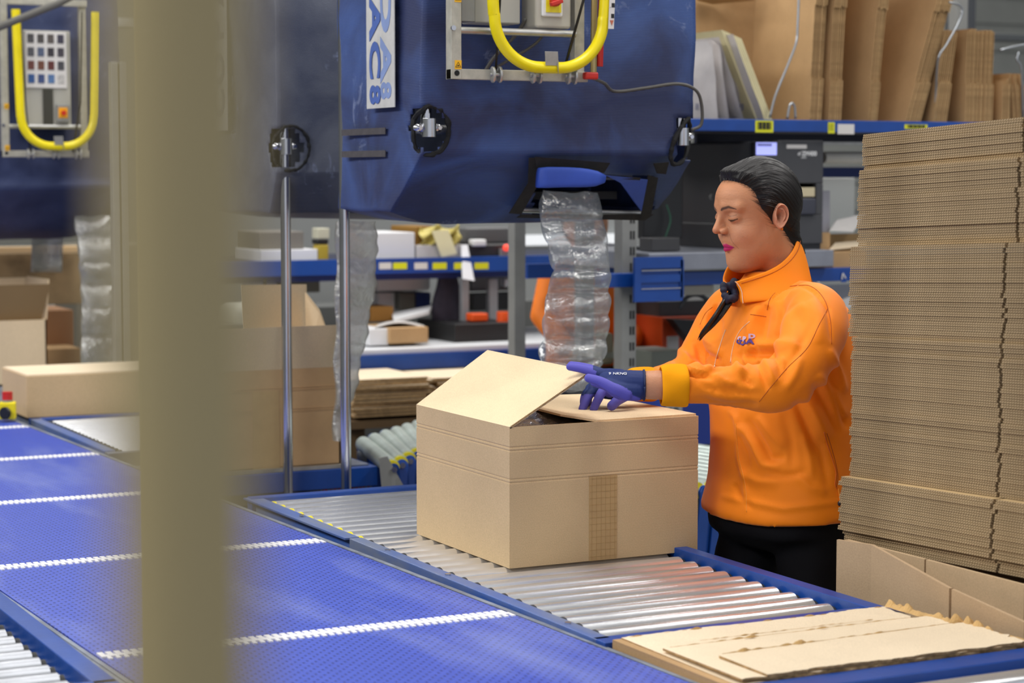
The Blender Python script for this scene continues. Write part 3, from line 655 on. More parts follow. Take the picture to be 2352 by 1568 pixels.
film = pillows('air_pillow_film', [(1246, 1372, 440, 4.66), (1240, 1385, 505, 4.63), (1258, 1392, 560, 4.60), (1270, 1397, 622, 4.58), (1262, 1399, 668, 4.60), (1250, 1398, 725, 4.58), (1246, 1390, 778, 4.60), (1240, 1386, 828, 4.58), (1262, 1372, 850, 4.57), (1225, 1345, 905, 4.55)], FILM,
    'clear crinkled air pillow film hanging from the main blue hood behind the raised flap')
g = MB(); R = []
yy = np.linspace(508, 1012, 60)
for i, y in enumerate(yy):
    t = i/59; xl = 772+3*math.sin(y/23.)-6*t; xr = 866-2*t+3*math.sin(y/17.)+2*math.sin(y/6.)-(max(0, y-640))*.14-(30*t**3)
    a = aty(xl, y, 5.465); b_ = aty(xr, y, 5.465); dep = .006+.012*abs(math.sin(y/38.))
    rg = []
    for j in range(24):
        q_ = 2*math.pi*j/24; p = (a+b_)/2+(b_-a)/2*math.cos(q_)+np.array([0, dep*math.sin(q_), 0]); p += np.array([0, nz(p, 14)*.006, 0]); rg.append(p)
    R.append(rg)
g.rings(R, cap=False); tag(g.build('film_strip', FILMG, smooth=True), 'matt grey film strip hanging beside the chrome pole, its torn end over the flexible rollers', 'film')
pillows('air_pillow_film', [(170, 255, 495, 7.9), (178, 258, 545, 7.88), (182, 262, 600, 7.86), (186, 263, 655, 7.88), (190, 266, 705, 7.86), (188, 268, 770, 7.86), (186, 264, 850, 7.84)], filmmat('blurred_film', '#a9aca6', .42, .2),
    'clear air pillow film hanging from the far left hood', nz_amp=.008)
g = MB(); g.grid(lambda u, v: aty(75+(147-75)*u-4*v, 505+120*v, 8.3)+np.array([0, .03*math.sin(u*3), 0]), 8, 8)
o = g.build('film_strip', filmmat('blurred_film2', '#b0b4a8', .6, .3), smooth=True); tag(o, 'short end of pale film below the far left hood', 'film'); o.modifiers.new('s', 'SOLIDIFY').thickness = .002
# silver cushion inside the big box
g = MB(); R = []
for t in np.linspace(0, 1, 12):
    e = math.sin(math.pi*min(max(t, .03), .97))**.5
    R.append([np.array([1.95+.20*t, 3.93+.10*e*math.cos(a), 1.055+.032*e*math.sin(a)])+np.array([nz((t, math.cos(a), 0), 4), nz((t, a, 1), 4), nz((t*2, math.sin(a), 2), 5)])*.012 for a in np.linspace(0, 2*math.pi, 26, endpoint=False)])
g.rings(R); tag(g.build('bubble_cushion', SILV, smooth=True), 'crumpled silver air cushion peeping out of the big open box', 'packing cushion')
def bxq(xa, xb, ya, yb, Y, depth, z=None):
    """box whose front face spans photo columns xa..xb and rows ya..yb on the plane Y"""
    A = aty(xa, yb, Y); B = aty(xb, yb, Y); T = aty((xa+xb)/2, ya, Y); Bm = aty((xa+xb)/2, yb, Y)
    return (A[0], B[0], Y, Y+depth, Bm[2], T[2])
def boxthing(name, ext, m, label, cat, group=None, bevel=.003):
    g = MB(); g.bx(*ext); o = g.build(name, m, bevel=bevel); return tag(o, label, cat, group)
def ordi(k, n, a, b):
    if k == 1: return a+'most' if a in ('left', 'right') else a
    if k == n: return b+'most' if b in ('left', 'right') else b
    e = 'th' if 10 < k % 100 < 14 else {1: 'st', 2: 'nd', 3: 'rd'}.get(k % 10, 'th')
    w_ = {2: 'second', 3: 'third', 4: 'fourth', 5: 'fifth', 6: 'sixth', 7: 'seventh', 8: 'eighth', 9: 'ninth'}.get(k, '%d%s' % (k, e))
    return w_+' from '+a
# ================================================================== SECOND STATION (behind the poles)
st = thing('packing_table', (1.85, 5.9, 0), 'blue framed packing table behind the chrome poles, carrying the tall opened box', 'table')
xr = aty(868, 1075, 5.5)[0]
MB().bx(1.66, xr, 5.50, 5.80, .70, .757).build('table_frame', BLUE, st, bevel=.003)
MB().bx(1.68, xr-.02, 5.52, 5.79, .757, .762).build('table_top', SLATE, st)
MB().bx(1.67, 2.26, 5.505, 5.525, .758, .768).build('edge_highlight', ALU, st)  # pale metal strip added in place of an edge roller's highlight
MB().bx(aty(742, 1120, 5.5)[0], xr-.01, 5.52, 5.60, .60, .70).build('drive_unit', GREYP, st, bevel=.002)
writing('drive_lettering', 'INTERROLL', .030, (aty(825, 1128, 5.5)[0]-.03, 5.518, .688), (1, 0, 0), (0, 0, 1), REDP, st, .0006)
for x in (1.72, xr-.05):
    for y in (5.56, 5.76): MB().bx(x-.025, x+.025, y-.025, y+.025, 0, .70).build('leg', BLUE, st)
b2 = thing('cardboard_box', (2.03, 5.8, .762), 'tall opened brown box behind the chrome poles, its flaps standing upright', 'box')
X0, X1, Ya, Yb, Z0, Z1 = 1.80, 2.247, 5.54, 5.795, .763, 1.045
g = MB()
for (a, b_, c, d) in ((X0, X1, Ya, Ya+.005), (X0, X1, Yb-.005, Yb), (X0, X0+.005, Ya, Yb), (X1-.005, X1, Ya, Yb)): g.bx(a, b_, c, d, Z0, Z1)
g.bx(X0, X1, Ya, Yb, Z0, Z0+.005)
for z in (.925, .932, .985, .992): g.bx(X0, X1, Ya-.0012, Ya, z-.001, z+.001)
g.build('box_body', mat('cardboard_warm', '#c3a077', .85, var=.06, spec=.15), b2)
g = MB(); g.slab([(X0, Ya, Z1), (X1, Ya, Z1), (X1, Ya-.03, Z1+.122), (X0, Ya-.03, Z1+.122)], (0, .004, 0)); g.build('front_flap', CBL, b2)
g = MB(); g.slab([(X0+.25, Yb, Z1), (X1, Yb, Z1), (X1+.01, Yb+.03, Z1+.222), (X0+.25, Yb+.03, Z1+.225)], (0, .004, 0)); g.build('back_flap', CBL, b2)
g = MB(); g.slab([(X1, Ya, Z1), (X1, Yb, Z1), (X1-.003, Yb, Z1+.20), (X1-.04, Ya+.05, Z1+.16)], (-.004, 0, 0)); g.build('side_flap', CBL, b2)
MB().bx(1.98, 2.06, Ya-.0016, Ya-.0004, Z0, .985).build('paper_tape', TAPE, b2)

# ================================================================== FLEXIBLE SCISSOR CONVEYORS
def flexi(org, tdir, adir, n, pitch, L, label, nz0=.79, fan=0., gate=1.0, legs=True):
    t = thing('flexible_conveyor', (org[0], org[1], 0), label, 'conveyor'); r = .024
    p = np.array([org[0], org[1], 0.]); ang = math.atan2(tdir[1], tdir[0]); aa = math.atan2(adir[1], adir[0]); near = []
    for i in range(n):
        A = np.array([math.cos(aa+fan*i), math.sin(aa+fan*i), 0]); T = np.array([math.cos(ang), math.sin(ang), 0])
        a = p+np.array([0, 0, nz0-r]); b_ = a+A*L
        g = MB(); g.cyl(a, b_, r, 16); o = g.build('roller', ROLLG, t, smooth='auto')
        MB().cyl(a-A*.014, a, r*.9, 14).build('bearing', YELP, o, smooth='auto'); MB().cyl(a-A*.05, b_+A*.03, .006, 8).build('axle', STEEL, o)
        near.append((a-A*.03, b_+A*.03)); p = p+T*pitch
    for s in (0, 1):
        off = np.array([0, 0, 0.])
        for i in range(n-1):
            a, b_ = near[i][s], near[i+1][s]; nrm = (near[i][0]-near[i][1]); nrm /= np.linalg.norm(nrm); nrm = nrm*(1 if s == 0 else -1)
            dz = np.array([0, 0, -.19*gate]); w_ = np.array([0, 0, 1.])
            for (p0, p1, o_) in ((a, (a+b_)/2+dz, .004), (b_, (a+b_)/2+dz, .012)):
                p0 = p0+nrm*o_; p1 = p1+nrm*o_; d = p1-p0; d /= np.linalg.norm(d); u = np.cross(d, nrm); P = []
                for k in range(9): q_ = math.pi*k/8; P.append(p0+.017*(u*math.cos(q_)-d*math.sin(q_)))
                for k in range(9): q_ = math.pi*k/8; P.append(p1+.017*(-u*math.cos(q_)+d*math.sin(q_)))
                MB().slab(P, nrm*.004).build('scissor_link', BLUE if o_ < .01 else BLUE, t)
            m_ = (a+b_)/2+dz
            for c in (m_, a): MB().cyl(c+nrm*.012, c+nrm*.022, .009, 6).build('bolt', STEEL, t)
            lo = (a+b_)/2+dz
            for (p0, p1) in ((lo, lo+(b_-a)*.5+dz), (lo, lo-(b_-a)*.5+dz)):
                p0 = p0+nrm*.004; p1 = p1+nrm*.004; d = p1-p0; d /= np.linalg.norm(d); u = np.cross(d, nrm)
                MB().slab([p0+u*.016, p0-u*.016, p1-u*.016, p1+u*.016], nrm*.004).build('scissor_link', BLUE, t)
    for i in ((0, n-1) if legs else (n-1,)):
        for s in (0, 1): q_ = near[i][s]; MB().cyl((q_[0], q_[1], 0), (q_[0], q_[1], nz0-.05), .015, 10).build('leg', GREYP, t)
    return t
flexi((2.345, 5.40), (.113, .137), (.24, .97), 8, .088, .52, 'greenish grey flexible roller conveyor curving off between the chrome pole and the big box', fan=-.02)
# grey end bracket of that conveyor
g = MB(); g.slab([aty(872, 1052, 5.36), aty(890, 1048, 5.36), aty(934, 1128, 5.36), aty(880, 1140, 5.36)], (0, .006, 0)); tag(g.build('end_bracket', GREYP), 'slanted grey end plate in front of the flexible rollers beside the blue table end', 'bracket')
flexi((2.79, 4.64), (.98, .12), (-.15, .99), 13, .050, .70, 'flexible roller conveyor with blue scissor links between the big box and the worker', gate=1.15, legs=False)

# ================================================================== FLATTENED BOX STACK (right)
FL = mat('flute_edge', '#9c8465', .95, spec=.05); nt = FL.node_tree; N = nt.nodes; L = nt.links; b = N['Principled BSDF']
tc = N.new('ShaderNodeTexCoord'); wv = N.new('ShaderNodeTexWave'); wv.bands_direction = 'DIAGONAL'; wv.inputs['Scale'].default_value = 95; wv.inputs['Distortion'].default_value = .6
L.new(tc.outputs['Object'], wv.inputs['Vector']); mx = N.new('ShaderNodeMix'); mx.data_type = 'RGBA'; mx.inputs['A'].default_value = lin('#7f6b50'); mx.inputs['B'].default_value = lin('#c3ac88')
ns = N.new('ShaderNodeTexNoise'); ns.inputs['Scale'].default_value = 6; L.new(tc.outputs['Object'], ns.inputs[0]); mt = N.new('ShaderNodeMath'); mt.operation = 'MULTIPLY'; L.new(wv.outputs['Fac'], mt.inputs[0])
rp = N.new('ShaderNodeMapRange'); rp.inputs['From Min'].default_value = .3; rp.inputs['From Max'].default_value = .7; rp.inputs['To Min'].default_value = .45; rp.inputs['To Max'].default_value = 1.2; L.new(ns.outputs[0], rp.inputs[0]); L.new(rp.outputs[0], mt.inputs[1])
L.new(mt.outputs[0], mx.inputs['Factor']); L.new(mx.outputs['Result'], b.inputs['Base Color'])
CBS = cardboard('cardboard_stack', '#b79d74')
STK = []; S0 = [y_-float(atx(px, 700, x_)[1]) for px, x_, y_ in ((2290, 2.405, 3.335), (2300, 2.428, 3.335), (2306, 2.436, 3.355), (2334, 2.458, 3.36), (2343, 2.470, 3.365))]
zc = .874; i = 0; r2 = random.Random(3)
batches = [(.874, 1.000, 2.405, 3.335, S0[0]), (1.000, 1.272, 2.428, 3.335, S0[1]), (1.272, 1.45, 2.436, 3.355, S0[2]), (1.45, 1.60, 2.458, 3.36, S0[3]), (1.60, 1.672, 2.470, 3.365, S0[4])]
names = ['in the lowest, furthest pushed out batch', 'in the long middle batch', 'in the batch level with the worker shoulder', 'in the batch level with the worker face', 'in the few topmost sheets']
while zc < 1.672:
    bi = [k for k, bt in enumerate(batches) if zc >= bt[0]-1e-6][-1]; bt = batches[bi]; last = zc+.0089 >= 1.672
    sag = 0.0 if bi < 4 else .012
    x0 = bt[2]+r2.uniform(-.0025, .0025)+(.012 if bi == 0 and zc < .9 else 0); y1 = bt[3]+r2.uniform(-.004, .004); ys = y1-bt[4]+r2.uniform(-.003, .003)
    tilt = .040+.010*(zc-.874)/.8; g = MB()
    def zy(y, z): return z+(3.35-y)*tilt
    for ply in (0, 1):
        z = zc+ply*.0043; n0 = 14
        out = [(x0+ply*.001, y1), (x0+ply*.001, ys+.004), (x0+.30, ys+.004), (x0+.30, ys-.004), (x0+ply*.001, ys-.004), (x0+ply*.001, 2.42), (x0+.62, 2.42), (x0+.62, y1)]
        P = [(x, y, zy(y, z)) for x, y in out]; n = len(P); Q = [(a, b_, c+.0036) for a, b_, c in P]
        g.cur = 0; g.add(P+Q, [tuple(range(n-1, -1, -1)), tuple(range(n, 2*n))])
        g.cur = 1; g.add(P+Q, [(k, (k+1) % n, n+(k+1) % n, n+k) for k in range(n)])
    o = g.build('flattened_box', [CBS, FL])
    k_ = 90-i if False else None; STK.append(o); tag(o, None, 'cardboard', 'flattened boxes in the tall stack beside the worker')
    zc += .0088; i += 1
for k, o in enumerate(reversed(STK)): o['label'] = ordi(k+1, len(STK), 'top', 'bottom')+' flattened box of the tall stack beside the worker'
# open pallet box below the stack
pbx = thing('pallet_box', (2.75, 2.9, 0), 'big plain brown pallet box under the tall stack of flattened boxes', 'box')
CBT = cardboard('cardboard_pallet', '#bfa484', .05)
CBT2 = cardboard('cardboard_pallet2', '#c8ad8a', .05)
def wall(pts, name, m, th=.007):
    g = MB(); P = [np.array(p, float) for p in pts]; lo = [p*np.array([1, 1, 0]) for p in P]
    v = []; 
    for a, b_ in zip(P[:-1], P[1:]):
        n = np.cross(b_-a, (0, 0, 1.)); n /= np.linalg.norm(n); g.slab([a, b_, b_*np.array([1, 1, 0]), a*np.array([1, 1, 0])], n*th)
    return g.build(name, m, pbx)
wall([atd(1950, 1238, 4.06), atx(2130, 1283, 2.40)], 'back_panel', CBT2)
wall([atx(2134, 1284, 2.40), atx(2360, 1342, 2.40)], 'back_panel', CBT2)
wall([atd(1927, 1238, 4.03), atd(2008, 1250, 3.97), atd(2188, 1350, 3.70)], 'front_panel', CBT)
wall([atd(2193, 1352, 3.695), atd(2360, 1428, 3.52)], 'front_panel', CBT)
wall([atd(1928, 1240, 4.04), atd(1952, 1240, 4.12)], 'end_panel', CBT)
MB().bx(2.42, 3.05, 2.40, 3.36, .02, .83).build('load', CBT, pbx)

# ================================================================== END TRAY WITH TORN CARDBOARD
tr = thing('roller_table', (2.0, 2.75, 0), 'end section of blue frame at bottom right, covered by torn cardboard', 'conveyor')
g = MB(); g.bx(1.72, 2.30, 2.655, 3.03, .60, .785); g.build('bed', DARK, tr)
MB().bx(1.715, 2.315, 2.600, 2.662, .62, .815).build('frame_rail', BLUE, tr, bevel=.003)
MB().bx(1.715, 1.735, 2.3, 3.03, .62, .79).build('frame_rail', BLUE, tr)
MB().cyl((1.78, 2.56, .785), (2.31, 2.56, .785), .025, 16).build('roller', ROLL, tr, smooth='auto')
for x in (1.75, 2.28): MB().bx(x-.02, x+.02, 2.62, 2.66, 0, .62).build('leg', BLUE, tr)
def torn(name, x0, x1, y0, y1, z, seed, label, m=CBP, skew=0.):
    r = random.Random(seed); g = MB(); n = 70
    def edge(xf, a): return a*(nz((xf*14, seed, 0), 1)+.6*nz((xf*45, seed, 3), 1))
    top = [(x0+(x1-x0)*k/n, y1+edge(k/n, .006)+skew*k/n, 0) for k in range(n+1)]
    rt_ = [(x1+edge(k/24+9, .018), y1+skew-(y1-y0+skew)*k/24, 0) for k in range(1, 24)]
    bot = [(x1-(x1-x0)*k/n, y0+edge(k/n+5, .006), 0) for k in range(n+1)]
    P = [(a, b_, z+.004*nz((a*6, b_*6, seed), 1)) for a, b_, c in top+rt_+bot]; g.cur = 0
    nn = len(P); g.add(P+[(a, b_, c-.004) for a, b_, c in P], [tuple(range(nn)), tuple(range(2*nn-1, nn-1, -1))]); g.cur = 1
    g.add(P+[(a, b_, c-.004) for a, b_, c in P], [(k, nn+k, nn+(k+1) % nn, (k+1) % nn) for k in range(nn)])
    return tag(g.build(name, [m, EDGE]), label, 'cardboard')
MB_ = MB(); MB_.bx(1.722, 1.742, 2.66, 3.032, .79, .812); tag(MB_.build('cardboard_strip', CBD), 'narrow folded cardboard strip along the left edge of the end tray', 'cardboard')
torn('torn_cardboard', 1.738, 2.285, 2.668, 3.030, .815, 3, 'torn cream cardboard sheet lying lowest on the end tray')
torn('torn_cardboard', 1.745, 2.296, 2.668, 2.905, .8195, 8, 'torn cream cardboard sheet on the end tray, in the middle layer', skew=.012)
torn('torn_cardboard', 1.790, 2.305, 2.666, 2.805, .8240, 12, 'torn cream cardboard sheet topmost on the end tray, beside the blue front rail', skew=.02)
SCR = mat('torn_liner', '#c7a26a', .9, var=.2, vscale=30)
r3 = random.Random(5)
def ribbon(xs, y, z, label, slope=0., h=.006, wd=.006, seed=1):
    g = MB(); n = 90; pts = []
    for k in range(n+1):
        u = k/n; x = xs[0]+(xs[1]-xs[0])*u; e = max(.12, abs(nz((u*18, seed, 0), 1))*1.6)*(.4+.6*sstep(np.array(nz((u*5, seed, 7), 1)), -.3, .3))
        yy_ = y+slope*(x-xs[0])+.003*nz((u*9, seed, 2), 1); pts.append((x, yy_, e))
    v = []
    for x, yy_, e in pts: v += [(x, yy_-wd*e, z), (x+.002, yy_-wd*.3*e, z+h*e), (x, yy_+wd*e*.8, z+h*.5*e), (x, yy_+wd*e, z)]
    f = [(4*k+j, 4*k+j+1, 4*k+j+5, 4*k+j+4) for k in range(n) for j in range(3)]
    g.add(v, f); return tag(g.build('torn_liner_strip', SCR), label, 'scrap')
ribbon((1.84, 2.20), 2.945, .816, 'thin frayed crease across the lowest torn cardboard sheet', slope=.01, h=.003, wd=.003, seed=2)
ribbon((1.76, 2.29), 2.909, .820, 'ragged tan edge strip of the middle torn cardboard sheet', slope=.02, h=.006, wd=.006, seed=3)
ribbon((1.80, 2.30), 2.812, .825, 'ragged tan edge strip of the topmost torn cardboard sheet', slope=.036, h=.009, wd=.008, seed=4)
ribbon((1.75, 2.28), 3.026, .814, 'frayed back edge of the torn cardboard beside the rollers', h=.008, wd=.005, seed=5)
g = MB(); v = []; n = 80
for k in range(n+1):
    y = 2.68+.34*k/n; x = 2.312-.024*k/n+.010*nz((k*.11, 3, 1), 1); e = .25+abs(nz((k*.17, 8, 1), 1))*2.2
    v += [(x-.010, y, .818), (x, y, .820+.010*e), (x+.006*e, y, .822+.004*e), (x+.010*e, y, .818)]
g.add(v, [(4*k+j, 4*k+j+1, 4*k+j+5, 4*k+j+4) for k in range(n) for j in range(3)]); tag(g.build('torn_liner_strip', SCR), 'ragged right end of the torn cardboard, towards the pallet box', 'scrap')

# ================================================================== WORKSTATION SHELVING AT RIGHT
sh1 = thing('shelf_rack', (3.9, 6.0, 0), 'blue and grey workstation rack behind the worker, with slotted grey uprights', 'shelf')
def slotted(x0, x1, Y, z0, z1, par, slots=True):
    o = MB().bx(x0, x1, Y, Y+.05, z0, z1).build('upright', GREYP, par, bevel=.002)
    z = .84; w_ = x1-x0
    while slots and z < 1.62: 
        g = MB()
        for fx in (.60, .80): g.bx(x0+w_*fx-.0028, x0+w_*fx+.0028, Y-.0015, Y+.001, z, z+.026)
        g.build('slot', DARK, o); z += .05
x0 = aty(1428, 700, 5.68)[0]; slotted(x0, x0+.053, 5.68, 0, 2.35, sh1)
x0b = aty(1182, 700, 6.3)[0]; slotted(x0b, x0b+.042, 6.3, 0, 2.35, sh1, False)
MB().bx(5.05, 5.10, 5.68, 5.73, 0, 2.35).build('upright', GREYP, sh1); MB().bx(3.45, 3.50, 6.3, 6.35, 0, 2.35).build('upright', GREYP, sh1); MB().bx(5.05, 5.10, 6.3, 6.35, 0, 2.35).build('upright', GREYP, sh1)
zt1 = aty(1605, 273, 5.7)[2]; zt0 = aty(1605, 301, 5.7)[2]
beam = MB().bx(3.36, 5.15, 5.66, 5.68, zt0, zt1).build('shelf_beam', BLUE, sh1, bevel=.002)
MB().bx(3.33, 5.10, 5.735, 6.30, zt0+.006, zt1-.002).build('shelf_board', mat('shelf_board_dark', '#101a38', .6), sh1)
def lab(xa, xb, ya, yb, Y, par, m, bars=0, name='price_label', dark=False):
    e = bxq(xa, xb, ya, yb, Y-.0015, .0012); o = MB().bx(*e).build(name, m, par)
    if bars:
        g = MB(); w_ = e[1]-e[0]
        for k in range(bars): xx = e[0]+w_*(.12+.76*k/bars); g.bx(xx, xx+w_*.04*(1+(k*7 % 3)*.5), Y-.0022, Y-.0014, e[4]+(e[5]-e[4])*.25, e[5]-(e[5]-e[4])*.12)
        g.build('barcode', INK, o)
    return o
lab(1735, 1776, 277, 304, 5.66, sh1, YLAB, 11); lab(1902, 1917, 281, 306, 5.66, sh1, YLAB, 3); lab(2078, 2130, 286, 296, 5.66, sh1, YLAB, 12)
lab(1924, 1962, 285, 308, 5.66, sh1, LABW)
# lower shelf with the printer
e = bxq(1490, 1915, 578, 617, 5.62, .65); MB().bx(*e).build('shelf_plate', PRBL, sh1, bevel=.003)
e = bxq(1380, 2010, 621, 652, 5.66, .04); MB().bx(*e).build('shelf_beam', BLUE, sh1, bevel=.002)
ar = lab(1932, 1944, 624, 648, 5.66, sh1, BLUE); writing('arrow_mark', '^', .05, (aty(1938, 637, 5.655)[0], 5.655, aty(1938, 640, 5.655)[2]), (1, 0, .2), (-.2, 0, 1), LABW, sh1)
# perforated bracket plate
bp_ = thing('bracket_plate', aty(1513, 690, 5.6), 'blue bracket plate with two long slits on the slotted grey upright', 'bracket')
g = MB()
e = bxq(1458, 1568, 590, 692, 5.60, .012); xa, xb, _, _, za, zb_ = e; H = zb_-za; W = xb-xa
for (u0, u1, v0, v1) in ((0, 1, 0, .25), (0, .13, .25, .75), (.97, 1, .25, .75), (0, 1, .75, 1), (.13, .97, .43, .60)): g.bx(xa+W*u0, xa+W*u1, 5.60, 5.612, za+H*v0, za+H*v1)
g.bx(xa+W*.13, xa+W*.97, 5.606, 5.618, za+H*.25, za+H*.75); g.bx(xb-.008, xb+.004, 5.60, 5.64, za+.01, zb_-.01)
g.build('plate', BLUE, bp_)
g = MB(); g.bx(xa+W*.13, xa+W*.95, 5.597, 5.601, za+H*.28, za+H*.30); g.bx(xa+W*.13, xa+W*.95, 5.597, 5.601, za+H*.69, za+H*.71); g.build('slit_edge', ALU, bp_)
# envelopes on the top shelf
zs = zt1+.001
r4 = random.Random(11)
def sheet(name, x, lean, y0, y1, h, th, m, label, group, cat='cardboard', z=None, top=None):
    z = zs if z is None else z; g = MB(); dx = math.tan(lean)*h
    n = 4; P = [(x, y0, z), (x, y1, z), (x+dx, y1, z+h), (x+dx, y0, z+h)]
    g.slab(P, (th, 0, 0)); o = g.build(name, m); return tag(o, label, cat, group)
ENV = mat('envelope_cream', '#d9d0a6', .6, var=.06); ENVW = mat('envelope_white', '#d2cdcb', .55, var=.08, bump=.3, bscale=12)
xe = aty(1775, 270, 5.75)[0]
for k in range(9):
    sheet('padded_envelope', xe-.066+.0072*k-.006, -.44, 5.74, 6.06, .285-.003*k, .0058, ENV, ordi(k+1, 9, 'left', 'right')+' cream padded envelope leaning in the fan on the top shelf', 'cream envelopes on the top shelf', 'envelope')
for k, (px, ln, hh) in enumerate(((1630, -.10, .25), (1655, -.16, .25), (1690, -.36, .26), (1735, -.42, .27))):
    x = aty(px, 270, 5.75)[0]; g = MB(); dx = math.tan(ln)*hh
    def fn(u, v, s): return (x+dx*v+s*.010*math.sin(math.pi*u)*math.sin(math.pi*min(1, v*1.1))+.005*nz((u*3, v*3, k), 1), 5.70+.33*u, zs+hh*v)
    g.grid(lambda u, v: fn(u, v, -1), 10, 10); g.grid(lambda u, v: fn(u, v, 1), 10, 10)
    o = g.build('plastic_mailer', ENVW, smooth=True); tag(o, ['white plastic mailer at the left end of the top shelf', 'white plastic mailer second on the top shelf', 'white plastic mailer leaning in the middle of the mailers on the top shelf', 'greyish white mailer resting against the cream envelopes'][k], 'envelope', 'white mailers on the top shelf')
    writing('print', ['III', 'IIIII', 'LLI', 'ELLI'][k], .03, (x+dx*.15-.013, 5.80, zs+.04), (0, 1, 0), (0, 0, 1), mat('print_blue', '#4d5274', .6), o, .0005)
# cardboard flats on the top shelf
def flats(px, n, lean, h, pitch, label, deep=.42, band=None, face=None, Y=5.74):
    x = aty(px, 270, Y)[0]
    for k in range(n):
        hh = h+r4.uniform(-.006, .006); xx = x+pitch*k; g = MB(); dx = math.tan(lean)*hh; yy0 = Y+r4.uniform(-.004, .004)
        z1_ = zs+.135+r4.uniform(-.004, .004); zz_ = [(zs, 0), (z1_, .0), (z1_, .004), (zs+hh, .004)]
        for (za_, zb__, oy, th_) in ((zs, z1_, -.003, .0052), (z1_, min(z1_+.24, zs+hh), .003, .0036), (z1_+.24, zs+hh, -.003, .0052)):
            if zb__ <= za_: continue
            def X(z): return xx+math.tan(lean)*(z-zs)
            P = [(X(za_), yy0+oy, za_), (X(za_), Y+deep, za_), (X(zb__), Y+deep, zb__), (X(zb__), yy0+oy, zb__)]; n_ = 4; Q = [(a+th_, b_, c) for a, b_, c in P]
            g.cur = 0; g.add(P+Q, [(3, 2, 1, 0), (4, 5, 6, 7)]); g.cur = 1; g.add(P+Q, [(0, 1, 5, 4), (1, 2, 6, 5), (2, 3, 7, 6), (3, 0, 4, 7)])
        o = g.build('flattened_box', [CBD, EDGE]); tag(o, ordi(k+1, n, 'left', 'right')+' flattened box in the '+label, 'cardboard', 'upright flattened boxes, '+label)
MB_ = MB(); e = aty(1742, 270, 5.9)
flats(1858, 6, .055, .70, .0088, 'first thick bundle on the top shelf, left half')
flats(1903, 6, .050, .70, .0085, 'first thick bundle on the top shelf, right half')
flats(1994, 5, .10, .70, .0078, 'thin bundle between the wide brown faces', deep=.36)
flats(2080, 8, .30, .62, .0082, 'leaning bundle beside the bent wire divider', deep=.40)
flats(2142, 7, .15, .31, .0085, 'low bundle behind the bent wire divider', deep=.36)
flats(2216, 14, .03, .315, .0088, 'straight low bundle above the tall stack', deep=.3)
flats(2300, 4, .0, .15, .011, 'small bundle at the right shelf end', deep=.3)
flats(2330, 5, -.12, .17, .014, 'small leaning bundle at the right frame edge', deep=.3)
# wide single faces between bundles
sheet('flattened_box', aty(1742, 270, 6.2)[0], .0, 6.16, 6.2, .7, .3, CBD, 'wide brown flattened box standing at the back left of the top shelf', None)
WIRE = mat('galvanised_wire', '#aeb3b8', .3, .9)
def wire(name, pts, label, r=.004): tag(MB().tube(curvepts(pts, 5), r, 8).build(name, WIRE, smooth=True), label, 'divider')
bb_ = thing('cardboard_box', aty(1670, 272, 5.9), 'big brown box at the back left of the top shelf behind the white mailers', 'box')
e = bxq(1590, 1739, -60, 272, 6.10, .18); MB().bx(e[0], e[1], e[2], e[3], zs, e[5]).build('box_body', CBD, bb_)
g = MB(); g.slab([aty(1604, 2, 6.09), aty(1638, 10, 6.09), aty(1742, 0, 6.0), aty(1742, -20, 6.0), aty(1600, -20, 6.0)], (0, .004, 0)); g.build('flap', CBD, bb_)
wire('wire_divider', [aty(1835, -20, 5.72), aty(1832, 60, 5.72), aty(1828, 100, 5.72), aty(1805, 160, 5.72), aty(1780, 222, 5.72), aty(1768, 270, 5.72)], 'bent wire divider standing left of the first bundle on the top shelf')
wire('wire_divider', [aty(1808, 273, 5.70), aty(1813, 245, 5.70), aty(1819, 237, 5.70), aty(1825, 245, 5.70), aty(1827, 273, 5.70)], 'small wire loop hooked into the top shelf beam')
wire('wire_divider', [aty(2180, 5, 5.70), aty(2203, 12, 5.70), aty(2210, 25, 5.70), aty(2200, 55, 5.70), aty(2175, 100, 5.70), aty(2155, 134, 5.70), aty(2150, 200, 5.74), aty(2148, 272, 5.74)], 'bent wire divider right of the leaning bundle on the top shelf')
wire('wire_divider', [aty(2298, 115, 5.70), aty(2335, 106, 5.70), aty(2360, 102, 5.70)], 'thin straight wire above the small flats')
wire('wire_divider', [aty(2340, 120, 5.70), aty(2336, 138, 5.70), aty(2346, 160, 5.70), aty(2350, 272, 5.72)], 'short white wire at the right edge above the small flats')
# printer
pr_ = thing('label_printer', (3.89, 5.93, 1.345), 'big dark grey label printer with lit blue screen, behind the worker head', 'printer')
PG = mat('printer_grey', '#45464a', .5, var=.04); PGD = mat('printer_dark', '#2b2c30', .5); PGS = mat('printer_side', '#3a3b3e', .45)
px0, px1, py0, py1, pz0, pz1 = 3.755, 4.028, 5.70, 6.17, 1.345, 1.703
g = MB(); g.bx(px0, px1, py0+.02, py1, pz0+.06, pz1-.004); g.build('housing', PGS, pr_, bevel=.008)
g = MB(); g.bx(px0-.002, px1+.002, py0+.01, py1+.004, pz0, pz0+.085); g.build('base', PGD, pr_, bevel=.006)
g = MB(); g.bx(px0+.09, px1, py0, py0+.03, pz1-.14, pz1); g.bx(px0, px1, py0, py0+.03, pz0+.02, pz0+.115); g.bx(px0, px1-.105, py0, py0+.03, pz0+.115, pz1-.14); g.bx(px1-.028, px1, py0, py0+.03, pz0+.115, pz1-.14)
g.build('front_cover', PG, pr_, bevel=.003)
MB().bx(px0, px0+.03, py0-.001, py0+.02, pz1-.20, pz1-.006).build('recess', DARK, pr_)
fp = MB().bx(px0+.028, px0+.105, py0-.004, py0+.02, pz1-.16, pz1-.004).build('control_panel', PG, pr_, bevel=.002)
